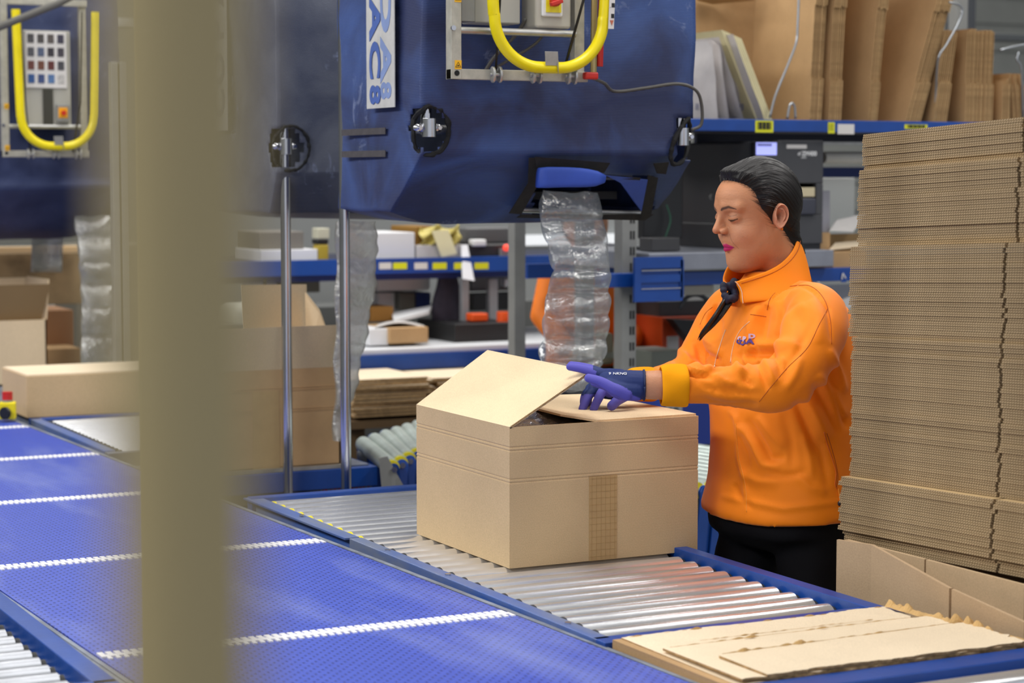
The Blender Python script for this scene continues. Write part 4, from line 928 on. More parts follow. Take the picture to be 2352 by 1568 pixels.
e = bxq(1737, 1784, 327, 356, py0-.0055, .002); scr = MB().bx(*e).build('screen', mat('glowing_panel', '#aab0ff', .4, emit=.75), fp)
g = MB()
for k in range(7): g.bx(e[0]+.005+.008*k, e[0]+.010+.008*k, py0-.007, py0-.005, e[5]-.012, e[5]-.004)
g.build('screen_marks', mat('screen_ink', '#4d4f80', .5), scr)
g = MB()
for px in (1762, 1778, 1752): c = aty(px, 369, py0-.005); g.sph(c, .004, 8, 6)
g.build('button', STEEL, fp)
e = bxq(1807, 1853, 332, 341, py0-.001, .001); MB().bx(*e).build('name_sticker', LABW, pr_)
writing('model_lettering', 'ZM400', .020, aty(1859, 353, py0-.001), (1, 0, 0), (0, 0, 1), WHITE, pr_, .0005, bold=.0008)
writing('maker_lettering', 'ZEBRA', .0075, aty(1846, 362, py0-.001), (1, 0, 0), (0, 0, 1), WHITE, pr_, .0005)
g = MB(); c = aty(1836, 353, py0-.001)
for k in range(3): g.box((c[0]-.004+.004*k, py0-.001, c[2]), (.002, .001, .010+.002*k), R=np.array([[.9, 0, .4], [0, 1, 0], [-.4, 0, .9]]))
g.build('zebra_stripes', WHITE, pr_)
MB().bx(px1-.105, px1-.028, py0+.02, py0+.10, pz0+.115, pz1-.14).build('media_slot', DARK, pr_)
MB().bx(px1-.10, px1-.035, py0-.002, py0+.06, pz0+.175, pz0+.205).build('label_paper', mat('label_cream', '#cfc3a2', .6), pr_)
MB().bx(px1-.105, px1-.034, py0-.012, py0+.05, pz0+.115, pz0+.170).build('peel_door', mat('printer_bluegrey', '#3c3e4a', .4), pr_, bevel=.006)
g = MB(); g.slab([aty(1645, 430, 5.95), aty(1632, 452, 5.95), aty(1646, 478, 5.95), aty(1668, 455, 5.95)], (0, .01, 0)); tag(g.build('grey_card', GREYP), 'small grey card corner showing beside the worker forehead on the printer side', 'card')
# things around the printer
mo = thing('monitor', aty(1515, 577, 5.85), 'black monitor beside the printer, half hidden by the blue hood', 'monitor')
e = bxq(1478, 1568, 372, 548, 5.85, .04); MB().bx(*e).build('screen_case', BLACK, mo, bevel=.004)
e = bxq(1505, 1545, 540, 572, 5.88, .03); MB().bx(*e).build('stand', BLACK, mo); e = bxq(1488, 1562, 568, 577, 5.82, .14); MB().bx(*e).build('foot', BLACK, mo)
MB().tube(curvepts([aty(1531, 470, 5.83), aty(1540, 505, 5.82), aty(1528, 545, 5.82), aty(1520, 575, 5.84)], 5), .0025, 6).build('cable', mat('green_cable', '#2f5f4a', .5), mo)
boxthing('black_box', bxq(1497, 1562, 546, 577, 5.72, .08), mat('charcoal_case', '#3c3c3e', .5), 'low charcoal box standing before the black monitor on the shelf plate', 'box')
g = MB(); a = aty(1888, 362, 5.95); b_ = aty(2010, 362, 5.95); g.cyl(a, b_, .021, 20); g.cyl(a+np.array([0, -.01, .0]), b_+np.array([0, -.01, 0]), .0185, 16); tag(g.build('paper_roll', mat('roll_white', '#d9d9d2', .5, var=.05), smooth='auto'), 'white paper roll lying right of the printer below the top shelf', 'roll')
MB_ = MB(); e = bxq(1885, 2010, 326, 332, 5.9, .02); MB_.bx(*e); tag(MB_.build('support_rod', ALU), 'thin metal rod above the white paper roll', 'rod')
e = bxq(1880, 2020, 384, 408, 6.3, .04); MB_ = MB(); MB_.bx(*e); MB_.build('shelf_beam', mat('blue_beam_dark', '#0e2a6c', .5), sh1)
boxthing('white_board', (lambda e: (e[0], e[1], e[2], e[3], 0, e[5]))(bxq(1885, 1962, 408, 560, 6.45, .02)), mat('board_white', '#d4d8d4', .4), 'white board standing behind the printer, left of the tall stack', 'board')
boxthing('binder', bxq(1886, 1906, 438, 534, 5.88, .20), mat('binder_grey', '#a4a5b0', .5), 'upright grey binder close to the right side of the printer', 'binder')
c_ = thing('cardboard_tray', aty(1930, 577, 5.8), 'torn open cardboard tray right of the printer, papers sticking out', 'box')
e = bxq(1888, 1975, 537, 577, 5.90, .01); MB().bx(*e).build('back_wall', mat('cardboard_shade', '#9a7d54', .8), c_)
e = bxq(1884, 1906, 534, 577, 5.75, .16); MB().bx(*e).build('side_wall', CBD, c_)
g = MB(); g.slab([aty(1905, 575, 5.72), aty(1990, 565, 5.72), aty(1990, 554, 5.84), aty(1918, 560, 5.84)], (0, 0, .004)); g.build('lid', CBP, c_)
g = MB(); g.slab([aty(1905, 530, 5.84), aty(1960, 532, 5.84), aty(1990, 490, 5.86), aty(1922, 505, 5.86)], (0, .004, 0)); tag(g.build('paper_sheet', LABW), 'crumpled white sheet standing in the torn cardboard tray', 'paper')
boxthing('cardboard_box', bxq(1913, 1990, 577, 619, 5.70, .3), CBD, 'small brown box at the end of the grey shelf plate, against the tall stack', 'box')
g = MB(); g.slab([aty(1905, 700, 5.8), aty(1990, 668, 5.8), aty(1990, 690, 5.8), aty(1915, 722, 5.8)], (0, .01, 0)); tag(g.build('white_strip', WHITE), 'slanted white strip below the shelf beam between worker and stack', 'strip')
boxthing('white_bin', bxq(1900, 2000, 720, 850, 5.95, .3), mat('bin_white', '#d0d2cf', .5), 'white bin under the shelf beam just left of the tall stack', 'bin')
e = bxq(1880, 2010, 652, 700, 6.28, .02); MB().bx(*e).build('back_plate', PRBL, sh1)
e = bxq(1600, 2010, 304, 331, 6.28, .02); MB().bx(*e).build('back_rail', mat('rail_navy', '#0b1430', .5), sh1)
# below the shelf plate
boxthing('white_tube', bxq(1571, 1640, 655, 677, 5.9, .03), mat('tube_cream', '#cbc9bb', .5), 'cream cardboard tube under the blue shelf beam, left of the worker shoulder', 'tube')
tag(MB().cyl(aty(1497, 830, 6.4), aty(1497, 640, 6.4), .018, 16).build('grey_post', mat('post_pale', '#b9b8b2', .5), smooth='auto'), 'pale round post standing behind the slotted upright', 'post')
o_ = boxthing('orange_machine', bxq(1521, 1640, 727, 850, 6.2, .25), mat('machine_orange', '#d2480f', .5), 'orange machine with a white label under the blue bracket plate', 'machine')
e = bxq(1533, 1559, 772, 812, 6.195, .004); q_ = MB().bx(*e).build('machine_label', LABW, o_)
g = MB(); g.slab([aty(1545, 733, 6.1), aty(1620, 737, 6.1), aty(1590, 790, 6.1), aty(1570, 765, 6.1)], (0, .05, 0)); tag(g.build('black_wedge', BLACK), 'black wedge leaning on the orange machine', 'bracket')
boxthing('dark_machine', bxq(1515, 1660, 690, 728, 6.25, .25), mat('dark_machine', '#47484a', .5), 'dark grey casing lying on the orange machine', 'machine')
tag(MB().tube([aty(1604+44*math.cos(a)*.75-a*4, 720-44*math.sin(a), 6.0) for a in np.linspace(.2, 2.9, 14)], .008, 8).build('hose', mat('hose_dark', '#505458', .5), smooth=True), 'ribbed dark hose arching behind the worker right shoulder', 'hose')
boxthing('green_grey_box', bxq(1496, 1575, 806, 860, 5.95, .2), mat('box_greengrey', '#81867c', .6), 'green grey box below the orange machine, left of the worker elbow', 'box')
boxthing('pale_ledge', bxq(1380, 1500, 806, 822, 6.1, .2), mat('ledge_pale', '#a3a391', .6), 'pale ledge running behind the slotted upright', 'ledge')
wb_ = thing('work_bench', aty(1650, 1018, 5.6), 'dark bench with blue drawer front behind the two gloved hands', 'bench'); e = bxq(1475, 2000, 860, 926, 5.76, .5); MB().bx(*e).build('bench_top', mat('bench_dark', '#3a3d40', .6), wb_)
e = bxq(1520, 1990, 926, 1300, 5.8, .4); MB().bx(e[0], e[1], e[2], e[3], 0, e[5]).build('bench_body', mat('bench_dark', '#3a3d40'), wb_)
e = bxq(1500, 1800, 925, 1018, 5.56, .2); MB().bx(*e).build('drawer', mat('bench_blue', '#0d2c80', .5), wb_)
e = bxq(1530, 1567, 931, 957, 5.556, .004); lb_ = MB().bx(*e).build('place_tag', mat('tag_grey', '#8d9092', .6), wb_)
writing('tag_lettering', 'C-05', .018, aty(1548, 940, 5.554), (1, 0, 0), (0, 0, 1), INK, lb_, .0005)
e = bxq(1212, 1430, 604, 637, 6.36, .03); MB().bx(*e).build('shelf_beam', BLUE, sh1)
boxthing('grey_shelf_item', bxq(1385, 1432, 560, 604, 6.4, .2), PRBL, 'grey plate above the short blue beam, left of the slotted upright', 'plate')
BRIGHT = bxq(1195, 1440, 538, 562, 8.66, .03)
# chair behind the film
boxthing('beige_chair_back', bxq(1380, 1412, 765, 838, 6.1, .05), mat('chair_beige', '#8d8468', .6), 'beige chair back standing behind the lower end of the hanging film', 'chair', bevel=.012)
# ================================================================== BACK BENCH WITH CLUTTER
bb = thing('work_bench', (3.2, 7.3, 0), 'white topped workbench with blue front edge behind the raised flap', 'bench')
zt_ = .955
MB().bx(2.80, 4.15, 7.0, 7.75, zt_-.02, zt_).build('bench_top', mat('bench_white', '#d7dade', .45), bb, bevel=.003)
MB().bx(2.80, 4.15, 6.98, 7.02, zt_-.075, zt_-.02).build('front_edge', BLUE, bb)
for x in (2.84, 4.1): MB().bx(x-.03, x+.03, 7.05, 7.11, 0, zt_-.05).build('leg', GREYP, bb)
rk = thing('shelf_rack', (2.9, 7.5, 0), 'long blue rack beam with yellow labels across the back, above the white bench', 'shelf')
MB().bx(2.40, 4.26, 7.30, 7.34, 1.215, 1.272).build('shelf_beam', BLUE, rk)
MB().bx(2.40, 4.26, 7.34, 7.9, 1.190, 1.216).build('lower_beam', mat('blue_beam_dark', '#0e2a6c'), rk)
MB().bx(2.40, 4.26, 7.34, 7.9, 1.262, 1.27).build('shelf_board', mat('shelf_board_dark', '#101a38'), rk)
for x in (2.42, 4.24): MB().bx(x-.025, x+.025, 7.36, 7.41, 0, 2.2).build('upright', GREYP, rk)
for (a, b_, m) in ((871, 899, LABW), (903, 935, YLAB), (952, 982, LABW), (994, 1026, YLAB), (1043, 1066, YLAB), (1090, 1122, YLAB)): lab(a, b_, 603, 618, 7.30, rk, m)
CW = mat('carton_white', '#e2e3e6', .5); CW2 = mat('carton_white2', '#d5d2d0', .5)
bt = 7.36
boxthing('white_carton', bxq(868, 953, 534, 601, bt, .3), CW, 'tall white carton on the rack beam, right of the grey film strip', 'box')
boxthing('white_carton', bxq(957, 1062, 562, 601, bt, .3), CW2, 'low white carton on the rack beam beside the tall white carton', 'box')
boxthing('cardboard_box', bxq(957, 1010, 520, 562, bt+.03, .25), mat('cardboard_dark', '#8a6420', .8), 'dark brown box sitting on the low white carton', 'box')
g = MB(); g.grid(lambda u, v: aty(965+90*u+4*math.sin(v*9), 520+40*v+6*math.sin(u*11), bt+.01)+np.array([0, .02*math.sin(u*13+v*7), 0]), 16, 10)
o = g.build('yellow_film', mat('film_yellow', '#cfc069', .35, bump=.5), smooth=True); tag(o, 'crumpled yellow film over the dark brown box', 'film'); o.modifiers.new('s', 'SOLIDIFY').thickness = .003
g = MB(); g.slab([aty(992, 530, bt-.03), aty(1030, 528, bt-.03), aty(1050, 582, bt-.03), aty(1015, 590, bt-.03)], (0, .004, 0)); tag(g.build('cream_paper', mat('paper_cream', '#efe9bf', .5)), 'cream paper hanging over the low white carton', 'paper')
mc_ = thing('black_machine', aty(1120, 600, bt), 'black desk machine with a red lamp on the rack beam', 'machine')
e = bxq(1064, 1182, 560, 601, bt, .3); MB().bx(*e).build('housing', mat('machine_black', '#2a2a2c', .45), mc_, bevel=.01)
e = bxq(1070, 1176, 522, 560, bt+.05, .2); MB().bx(*e).build('head', mat('machine_grey', '#5a5b5d', .45), mc_, bevel=.01)
e = bxq(1088, 1118, 550, 566, bt-.02, .05); MB().bx(*e).build('white_knob', WHITE, mc_, bevel=.006)
e = bxq(1150, 1178, 570, 588, bt-.015, .03); MB().bx(*e).build('front_plate', GREYP, mc_)
MB().sph(aty(1163, 569, bt-.03), .014).build('red_lamp', mat('red_lamp_lit', '#ff4a35', .4, emit=.9), mc_, smooth=True)
g = MB(); g.slab([aty(1060, 562, 7.348), aty(1074, 562, 7.348), aty(1090, 645, 7.25), aty(1064, 640, 7.25)], (0, .01, 0)); tag(g.build('white_rag', mat('rag_white', '#dfe0e6', .6)), 'white cloth hanging down over the blue rack beam', 'cloth')
# beneath the beam
boxthing('white_bin', bxq(865, 990, 632, 668, 7.5, .1), CW2, 'long white rounded bin under the blue rack beam', 'bin', bevel=.012)
boxthing('white_printer', bxq(868, 918, 672, 712, 7.55, .15), CW2, 'small white desk printer under the rack beam, left of the grey bin', 'printer', bevel=.006)
boxthing('grey_bin', bxq(918, 955, 672, 712, 7.5, .15), mat('bin_olive', '#68685e', .6), 'olive grey bin behind the white keyboard', 'bin', bevel=.006)
boxthing('blue_box', bxq(956, 990, 672, 712, 7.52, .15), mat('box_navy', '#2c3c74', .5), 'navy blue box behind the white keyboard', 'box', bevel=.004)
boxthing('cardboard_box', bxq(852, 904, 704, 738, 7.35, .15), mat('cardboard_brown', '#8f6428', .8), 'dark brown open carton on the bench near the grey film strip', 'box')
g = MB(); g.slab([aty(905, 742, 7.2), aty(985, 722, 7.3), aty(992, 708, 7.4), aty(900, 725, 7.4)], (0, 0, .012)); tag(g.build('keyboard', WHITE), 'white keyboard lying tilted on the bench', 'keyboard')
boxthing('white_carton', bxq(848, 893, 755, 793, 7.1, .2), CW, 'white carton on the bench left of the small tan box', 'box')
boxthing('cardboard_box', bxq(895, 984, 752, 788, 7.08, .25), CBD, 'small tan cardboard box on the white bench', 'box')
g = MB(); g.grid(lambda u, v: aty(860+115*u, 752-12*math.sin(math.pi*u)-5*v, 7.12+.18*v), 8, 4); o = g.build('paper_heap', LABW); tag(o, 'loose white papers heaped in the small tan box', 'paper'); o.modifiers.new('s', 'SOLIDIFY').thickness = .003
bg = thing('hanging_coat', aty(1025, 790, 7.4), 'dark violet grey coat hanging below the rack beam', 'coat')
g = MB(); R = []
for t in np.linspace(0, 1, 10):
    w_ = 20+14*math.sin(t*2.2); R.append([aty(1026+w_*math.cos(a)+3*math.sin(t*9), 622+160*t, 7.4+.03*math.sin(a)) for a in np.linspace(0, 2*math.pi, 18, endpoint=False)])
g.rings(R); g.build('coat_body', mat('coat_violet', '#37323f', .9, var=.3), bg, smooth=True)
MB().sph(aty(1025, 742, 7.36), .012).build('coat_button', WHITE, bg)
boxthing('grey_post', bxq(1062, 1078, 640, 742, 7.3, .03), mat('post_grey', '#8e9094', .5), 'slim grey post right of the hanging coat', 'post')
boxthing('grey_post', bxq(1124, 1144, 640, 742, 7.35, .03), mat('post_grey', '#8e9094'), 'grey post between the two orange tubs', 'post')
boxthing('black_crate', bxq(1045, 1184, 742, 786, 7.15, .35), mat('crate_black', '#1c1c1e', .5, var=.1), 'black crate on the white bench beside the grey upright', 'crate', bevel=.004)
boxthing('orange_tub', bxq(1085, 1122, 720, 738, 7.2, .06), ORNG, 'flat orange tub on the black crate, left one', 'tub', bevel=.005)
tag(MB().cyl(aty(1155, 738, 7.2), aty(1155, 716, 7.2), .024, 18).build('orange_tub', ORNG, smooth='auto'), 'round orange tub on the black crate beside the grey upright', 'tub')
boxthing('black_monitor', bxq(1085, 1182, 672, 712, 7.6, .05), BLACK, 'black flat screen under the rack beam, right of the hanging coat', 'monitor')
boxthing('grey_shelf_item', bxq(1082, 1182, 622, 668, 7.65, .1), mat('item_grey', '#77797c', .5), 'grey machine body under the rack beam beside the upright', 'machine')
boxthing('white_cup', bxq(1160, 1182, 640, 658, 7.5, .04), WHITE, 'small white cup in front of the grey machine body', 'cup')
boxthing('dark_cabinet', (lambda e: (e[0], e[1], e[2], e[3], 0, e[5]))(bxq(520, 1230, 700, 900, 8.3, .3)), mat('cabinet_dim', '#5d5f5e', .7), 'dim grey cabinet front along the back behind the bench', 'cabinet')
du = boxthing('wall_unit', (lambda e: (e[0], e[1], e[2], e[3], 0, e[5]))(bxq(480, 1500, 470, 640, 8.7, .3)), mat('unit_dim', '#8d9090', .7), 'pale grey wall unit far behind the rack beam', 'cabinet'); MB().bx(*BRIGHT).build('glowing_panel', mat('bright_panel', '#eef2f6', .5, emit=.35), du)  # bright strip on the unit with a weak glow of its own
# around the poles at left
boxthing('white_carton', bxq(598, 730, 573, 602, bt, .3), CW, 'low white carton with handle hole on the rack beam behind the chrome poles', 'box')
boxthing('grey_carton', bxq(594, 698, 532, 573, bt+.03, .25), mat('carton_olive', '#74706a', .7), 'grey carton stacked on the low white carton', 'box')
j_ = boxthing('yellow_jar', bxq(731, 756, 560, 600, bt, .06), mat('jar_yellow', '#b49c33', .4), 'yellow jar with dark lid between the two chrome poles', 'jar', bevel=.008)
e = bxq(730, 754, 550, 560, bt, .06); MB().bx(*e).build('lid', BLACK, j_)
boxthing('white_bin', bxq(730, 757, 524, 548, bt+.1, .06), mat('bin_ivory', '#c9c7b2', .5), 'ivory bin behind the yellow jar', 'bin')
boxthing('screen', bxq(560, 700, 634, 692, 7.6, .03), mat('screen_white', '#c3c6de', .4), 'pale flat screen behind the tall opened box', 'screen')
boxthing('dark_device', bxq(655, 735, 638, 672, 7.45, .1), mat('device_olive', '#58584e', .6), 'olive dark device standing before the pale screen', 'device')
boxthing('white_sack', bxq(535, 614, 700, 760, 7.0, .2), mat('sack_white', '#c9cabb', .7), 'white rounded sack behind the tall opened box, left of its high flap', 'sack', bevel=.03)
boxthing('grey_bench_block', (lambda e: (e[0], e[1], e[2], e[3], 0, e[5]))(bxq(480, 745, 742, 862, 6.95, .3)), mat('block_grey', '#77766f', .7), 'grey bench body behind the tall opened box', 'bench')
tag(MB().cyl(aty(600, 700, 7.3), aty(608, 640, 7.3), .006, 8).build('dark_stick', DARK), 'thin dark stick standing before the pale screen', 'stick')
# stacks of flat cardboard on the low platform
pf = thing('platform', (3.0, 6.55, 0), 'low dark platform under the horizontal cardboard piles behind the flexible rollers', 'platform')
e = bxq(800, 1190, 958, 975, 6.60, .38); MB().bx(*e).build('platform_top', mat('platform_wood', '#6b5436', .8), pf); 
for px in (820, 1170): c = aty(px, 975, 6.6); MB().bx(c[0]-.05, c[0]+.05, 6.65, 6.93, 0, c[2]).build('leg', mat('platform_wood', '#6b5436'), pf)
def pile(xa, xb, ytop, ybot, n, Y, dep, label, group):
    A = aty(xa, ytop, Y); B = aty(xb, ytop, Y); z1 = aty((xa+xb)/2, ytop, Y)[2]; z0 = aty((xa+xb)/2, ybot, Y)[2]; h = (z1-z0)/n; r = random.Random(n)
    for k in range(n):
        o1, o2, o3 = r.uniform(-.012, .012), r.uniform(-.02, .02), r.uniform(-.006, .006)
        g = MB(); P = [(A[0]+o1, Y+o3, z0+h*k), (B[0]+o2, Y+o3+r.uniform(-.01, .01), z0+h*k), (B[0]+o2, Y+dep, z0+h*k), (A[0]+o1+.02, Y+dep, z0+h*k)]
        g.cur = 1; g.slab(P, (0, 0, h*r.uniform(.62, .9))); g.mi[1] = 0; g.mi[0] = 0
        tag(g.build('cardboard_sheet', [CBP, EDGE]), ordi(n-k, n, 'top', 'bottom')+' '+label, 'cardboard', group)
pile(815, 990, 868, 955, 11, 6.60, .36, 'cardboard sheet in the left flat pile behind the flexible rollers', 'left pile of flat sheets')
pile(1000, 1185, 862, 955, 9, 6.66, .30, 'cardboard sheet in the right flat pile behind the raised flap', 'right pile of flat sheets')
# ================================================================== FAR LEFT STATION
t3 = thing('packing_table', (1.9, 7.6, 0), 'far packing table at the left edge carrying brown boxes', 'table')
MB().bx(1.68, 2.30, 6.76, 8.75, .72, .797).build('table_top', SLATE, t3)
for x in (1.74, 2.24):
    for y in (6.85, 8.6): MB().bx(x-.03, x+.03, y-.03, y+.03, 0, .72).build('leg', BLUE, t3)
lo = thing('cardboard_box', (2.1, 6.95, .798), 'long low closed brown box behind the far thin rollers', 'box')
xa = aty(62, 950, 6.78)[0]; g = MB(); g.bx(xa, 2.26, 6.78, 7.12, .798, .935); g.build('box_body', CB, lo, bevel=.002)
MB().bx(xa+.004, 2.256, 6.784, 7.116, .935, .939).build('lid', CBP, lo)
es = thing('emergency_stop', atz(18, 957, .8), 'red emergency stop button on a yellow black box at the left edge', 'button')
c = atz(18, 960, .81)
MB().box((c[0], c[1], .835), (.052, .05, .055), -.3).build('button_box', YEL, es, bevel=.004)
MB().cyl((c[0]-.012, c[1]-.028, .83), (c[0]-.02, c[1]-.034, .83), .020, 16).build('black_plate', BLACK, es)
MB().cyl((c[0], c[1], .862), (c[0], c[1], .870), .016, 16).build('collar', GREYP, es); MB().cyl((c[0], c[1], .870), (c[0], c[1], .895), .0165, 18).build('push_button', REDP, es, smooth='auto')
ob = thing('cardboard_box', (1.9, 8.1, .798), 'open brown box at the left edge below the yellow handle', 'box')
xb = aty(108, 800, 7.85)[0]; z1 = aty(60, 735, 7.85)[2]
g = MB(); g.bx(1.74, xb, 7.85, 7.856, .798, z1); g.bx(1.74, xb, 8.25, 8.256, .798, z1); g.bx(xb-.006, xb, 7.85, 8.25, .798, z1); g.bx(1.74, xb, 7.85, 8.25, .798, .804); g.build('box_body', CBL, ob)
g = MB(); g.slab([(1.74, 8.25, z1), (xb, 8.25, z1), (xb+.03, 8.28, z1+.14), (1.74, 8.28, z1+.14)], (0, .005, 0)); g.build('back_flap', CBL, ob)
g = MB(); g.slab([(xb, 7.86, z1), (xb, 8.25, z1), (xb+.03, 8.27, z1+.145), (xb+.022, 7.9, z1+.15)], (.004, 0, 0)); g.build('side_flap', CBL, ob)
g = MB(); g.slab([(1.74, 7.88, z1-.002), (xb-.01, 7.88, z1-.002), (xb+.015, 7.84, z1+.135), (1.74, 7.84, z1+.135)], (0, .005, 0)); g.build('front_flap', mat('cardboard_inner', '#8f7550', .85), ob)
boxthing('cardboard_box', bxq(108, 170, 712, 800, 8.4, .3), mat('cardboard_red', '#a17652', .8), 'reddish brown box behind the open box at the left edge', 'box')
boxthing('cardboard_box', bxq(108, 186, 800, 856, 8.2, .3), CBD, 'small brown box below the hanging film at the left', 'box')
boxthing('wooden_bar', bxq(-20, 182, 566, 580, 8.9, .05), mat('bar_wood', '#e0bd8c', .6), 'pale wooden bar under the far left hood', 'bar')
boxthing('brown_shelf_back', bxq(-20, 190, 581, 700, 9.0, .3), mat('shelf_brown', '#8c7452', .8, var=.3, vscale=5), 'brown cardboard filled shelf under the pale wooden bar', 'shelf')
for (a, b_, lbl) in ((268, 284, 'left grey rack post beside the far hanging film'), (288, 304, 'right grey rack post beside the far hanging film')):
    e = bxq(a, b_, 500, 858, 7.5, .04); boxthing('rack_post', (e[0], e[1], e[2], e[3], .8, 2.0), GREYP, lbl, 'post')
boxthing('far_cabinet', (lambda e: (e[0], e[1], e[2], e[3], 0, e[5]))(bxq(180, 700, 560, 900, 9.5, .4)), mat('far_cabinet', '#716c60', .8), 'dim brownish cabinet far behind the tan column', 'cabinet')
boxthing('far_beam', bxq(205, 620, 45, 66, 9.0, .08), ALU, 'long metal beam high behind the column at the top left', 'beam')
boxthing('far_blue_curtain', bxq(-40, 560, -150, 560, 10.5, .05), mat('curtain_grey', '#6b6c66', .8), 'grey green screen wall behind the far left hood', 'screen')
# structure at the top right
tw = boxthing('grey_duct', bxq(2205, 2240, -40, 110, 7.5, .1), mat('duct_dark', '#3f4247', .6), 'dark vertical duct above the right end of the top shelf', 'duct')
boxthing('ventilation_duct', bxq(2240, 2500, 80, 96, 8.5, .1), mat('pipe_dark', '#4d5154', .6), 'dark pipe crossing above the small flats at the top right', 'pipe')
# ================================================================== THE WORKER
def vcmat(name, rough, spec=.4, sheen=0., sss=0., bump=0., bscale=200., attr='tint', coat=0.):
    m = mat(name, '#ffffff', rough, spec=spec, bump=bump, bscale=bscale); nt = m.node_tree
    a = nt.nodes.new('ShaderNodeVertexColor'); a.layer_name = attr; b = nt.nodes['Principled BSDF']
    nt.links.new(a.outputs[0], b.inputs['Base Color'])
    if sss: b.inputs['Subsurface Weight'].default_value = sss; b.inputs['Subsurface Radius'].default_value = (.012, .005, .003); b.inputs['Subsurface Scale'].default_value = .5
    b.inputs['Sheen Weight'].default_value = sheen; b.inputs['Coat Weight'].default_value = coat
    return m
L3 = lambda h: np.array(lin(h)[:3])
SKIN = vcmat('skin', .48, .35, sss=.12, bump=.12, bscale=260)
HAIRM = vcmat('hair', .50, .35)
wk = thing('person', (2.55, 3.75, 0), 'woman in bright orange jacket and blue gloves, black hair tied back, closing the big box', 'person')

def smin(a, b, k): h = np.clip(.5+.5*(b-a)/k, 0, 1); return b*(1-h)+a*h-k*h*(1-h)
def smax(a, b, k): return -smin(-a, -b, k)
def ell(p, c, r):
    q = p-np.array(c); r = np.array(r); k0 = np.linalg.norm(q/r, axis=1); k1 = np.linalg.norm(q/(r*r), axis=1)+1e-9; return k0*(k0-1)/k1
def cap(p, a, b, ra, rb=None):
    a = np.array(a); b = np.array(b); rb = ra if rb is None else rb; ab = b-a; t = np.clip(((p-a)@ab)/(ab@ab), 0, 1)
    return np.linalg.norm(p-a-t[:, None]*ab, axis=1)-(ra+(rb-ra)*t)
def headsdf(p):
    s = p.copy(); s[:, 1] = np.abs(s[:, 1]); c = p
    d = ell(s, (-.008, 0, .034), (.086, .073, .083))                       # cranium
    d = smin(d, ell(s, (.036, 0, .045), (.052, .056, .052)), .02)          # forehead
    d = smin(d, ell(s, (.028, 0, -.022), (.058, .060, .072)), .02)         # mid face
    d = smin(d, ell(s, (.022, .030, -.060), (.046, .030, .036)), .022)     # jaw sides
    d = smin(d, ell(s, (.056, 0, -.076), (.030, .032, .026)), .02)         # chin mass
    d = smin(d, ell(s, (.072, 0, -.085), (.014, .016, .013)), .012)
    d = smin(d, ell(s, (.040, 0, -.092), (.036, .036, .016)), .02)         # soft under chin
    d = smin(d, ell(s, (.056, .034, -.022), (.024, .021, .022)), .018)     # cheek
    d = smin(d, cap(s, (.078, .012, .037), (.066, .044, .036), .011, .009), .012)   # brow
    d = smax(d, -ell(s, (.098, .032, .016), (.022, .020, .0135)), .012)    # socket
    d = smin(d, ell(s, (.0685, .031, .014), (.0155, .0165, .0135)), .004)  # lids
    d = smin(d, cap(s, (.073, .022, .0015), (.066, .040, .003), .0035), .007)       # lower lid bag
    d = smin(d, cap(s, (.083, 0, .030), (.099, 0, .002), .0065, .0075), .010)       # nose bridge
    d = smin(d, ell(s, (.1035, 0, -.0065), (.0095, .0085, .0085)), .007)   # tip
    d = smin(d, ell(s, (.0915, .0125, -.0105), (.0105, .0065, .0070)), .005)        # wing
    d = smax(d, -ell(s, (.0945, .0070, -.0175), (.006, .0035, .0030)), .003)        # nostril
    d = smin(d, cap(s, (.080, 0, -.030), (.073, .018, -.036), .012, .010), .012)    # muzzle
    d = smin(d, cap(s, (.0905, 0, -.0420), (.078, .021, -.0475), .0038, .0020), .004)   # upper lip
    d = smin(d, cap(s, (.0885, 0, -.0515), (.078, .019, -.0500), .0058, .0024), .004)   # lower lip
    d = smax(d, -cap(s, (.0985, 0, -.0465), (.083, .024, -.0492), .0022, .0015), .002)   # mouth line
    d = smax(d, -cap(s, (.074, .027, -.028), (.069, .033, -.050), -.0+.0012, .0012), .006)  # smile fold hint
    d = smin(d, cap(c, (-.022, 0, -.045), (-.040, .004, -.175), .050, .060), .022)   # neck
    d = smin(d, cap(s, (.0, .048, -.035), (-.020, .045, -.12), .014, .018), .03)
    return d
PH = math.radians(11)
HF = np.array([-math.cos(PH), 0, -math.sin(PH)]); HL = np.array([0, -1., 0]); HU = np.array([-math.sin(PH), 0, math.cos(PH)])
yw = math.radians(-4); Rz = np.array([[math.cos(yw), -math.sin(yw), 0], [math.sin(yw), math.cos(yw), 0], [0, 0, 1]])
HF, HL, HU = Rz@HF, Rz@HL, Rz@HU
HC = atd(1741, 499, 4.50)
def toworld(q): return HC+q[..., :1]*HF+q[..., 1:2]*HL+q[..., 2:3]*HU
def trace(dirs, start=.30, it=46):
    t = np.full(len(dirs), start)
    for _ in range(it): t -= np.clip(headsdf(dirs*t[:, None]), -.03, .05)*.75
    return t
NT, NP = 270, 430
u_ = np.linspace(0, 1, NP, endpoint=False)*2*math.pi-math.pi
ph = u_-.55*np.sin(u_-.35)                                      # denser toward the visible side of the face
th = np.linspace(.02, math.pi-.02, NT); th = th+.10*np.sin(2*th)*-1
TH, PHI = np.meshgrid(th, ph, indexing='ij')
dirs = np.stack([np.sin(TH)*np.cos(PHI), np.sin(TH)*np.sin(PHI), np.cos(TH)], -1).reshape(-1, 3)
T = trace(dirs); HP = dirs*T[:, None]
faces = [(i*NP+j, i*NP+(j+1) % NP, (i+1)*NP+(j+1) % NP, (i+1)*NP+j) for i in range(NT-1) for j in range(NP)]
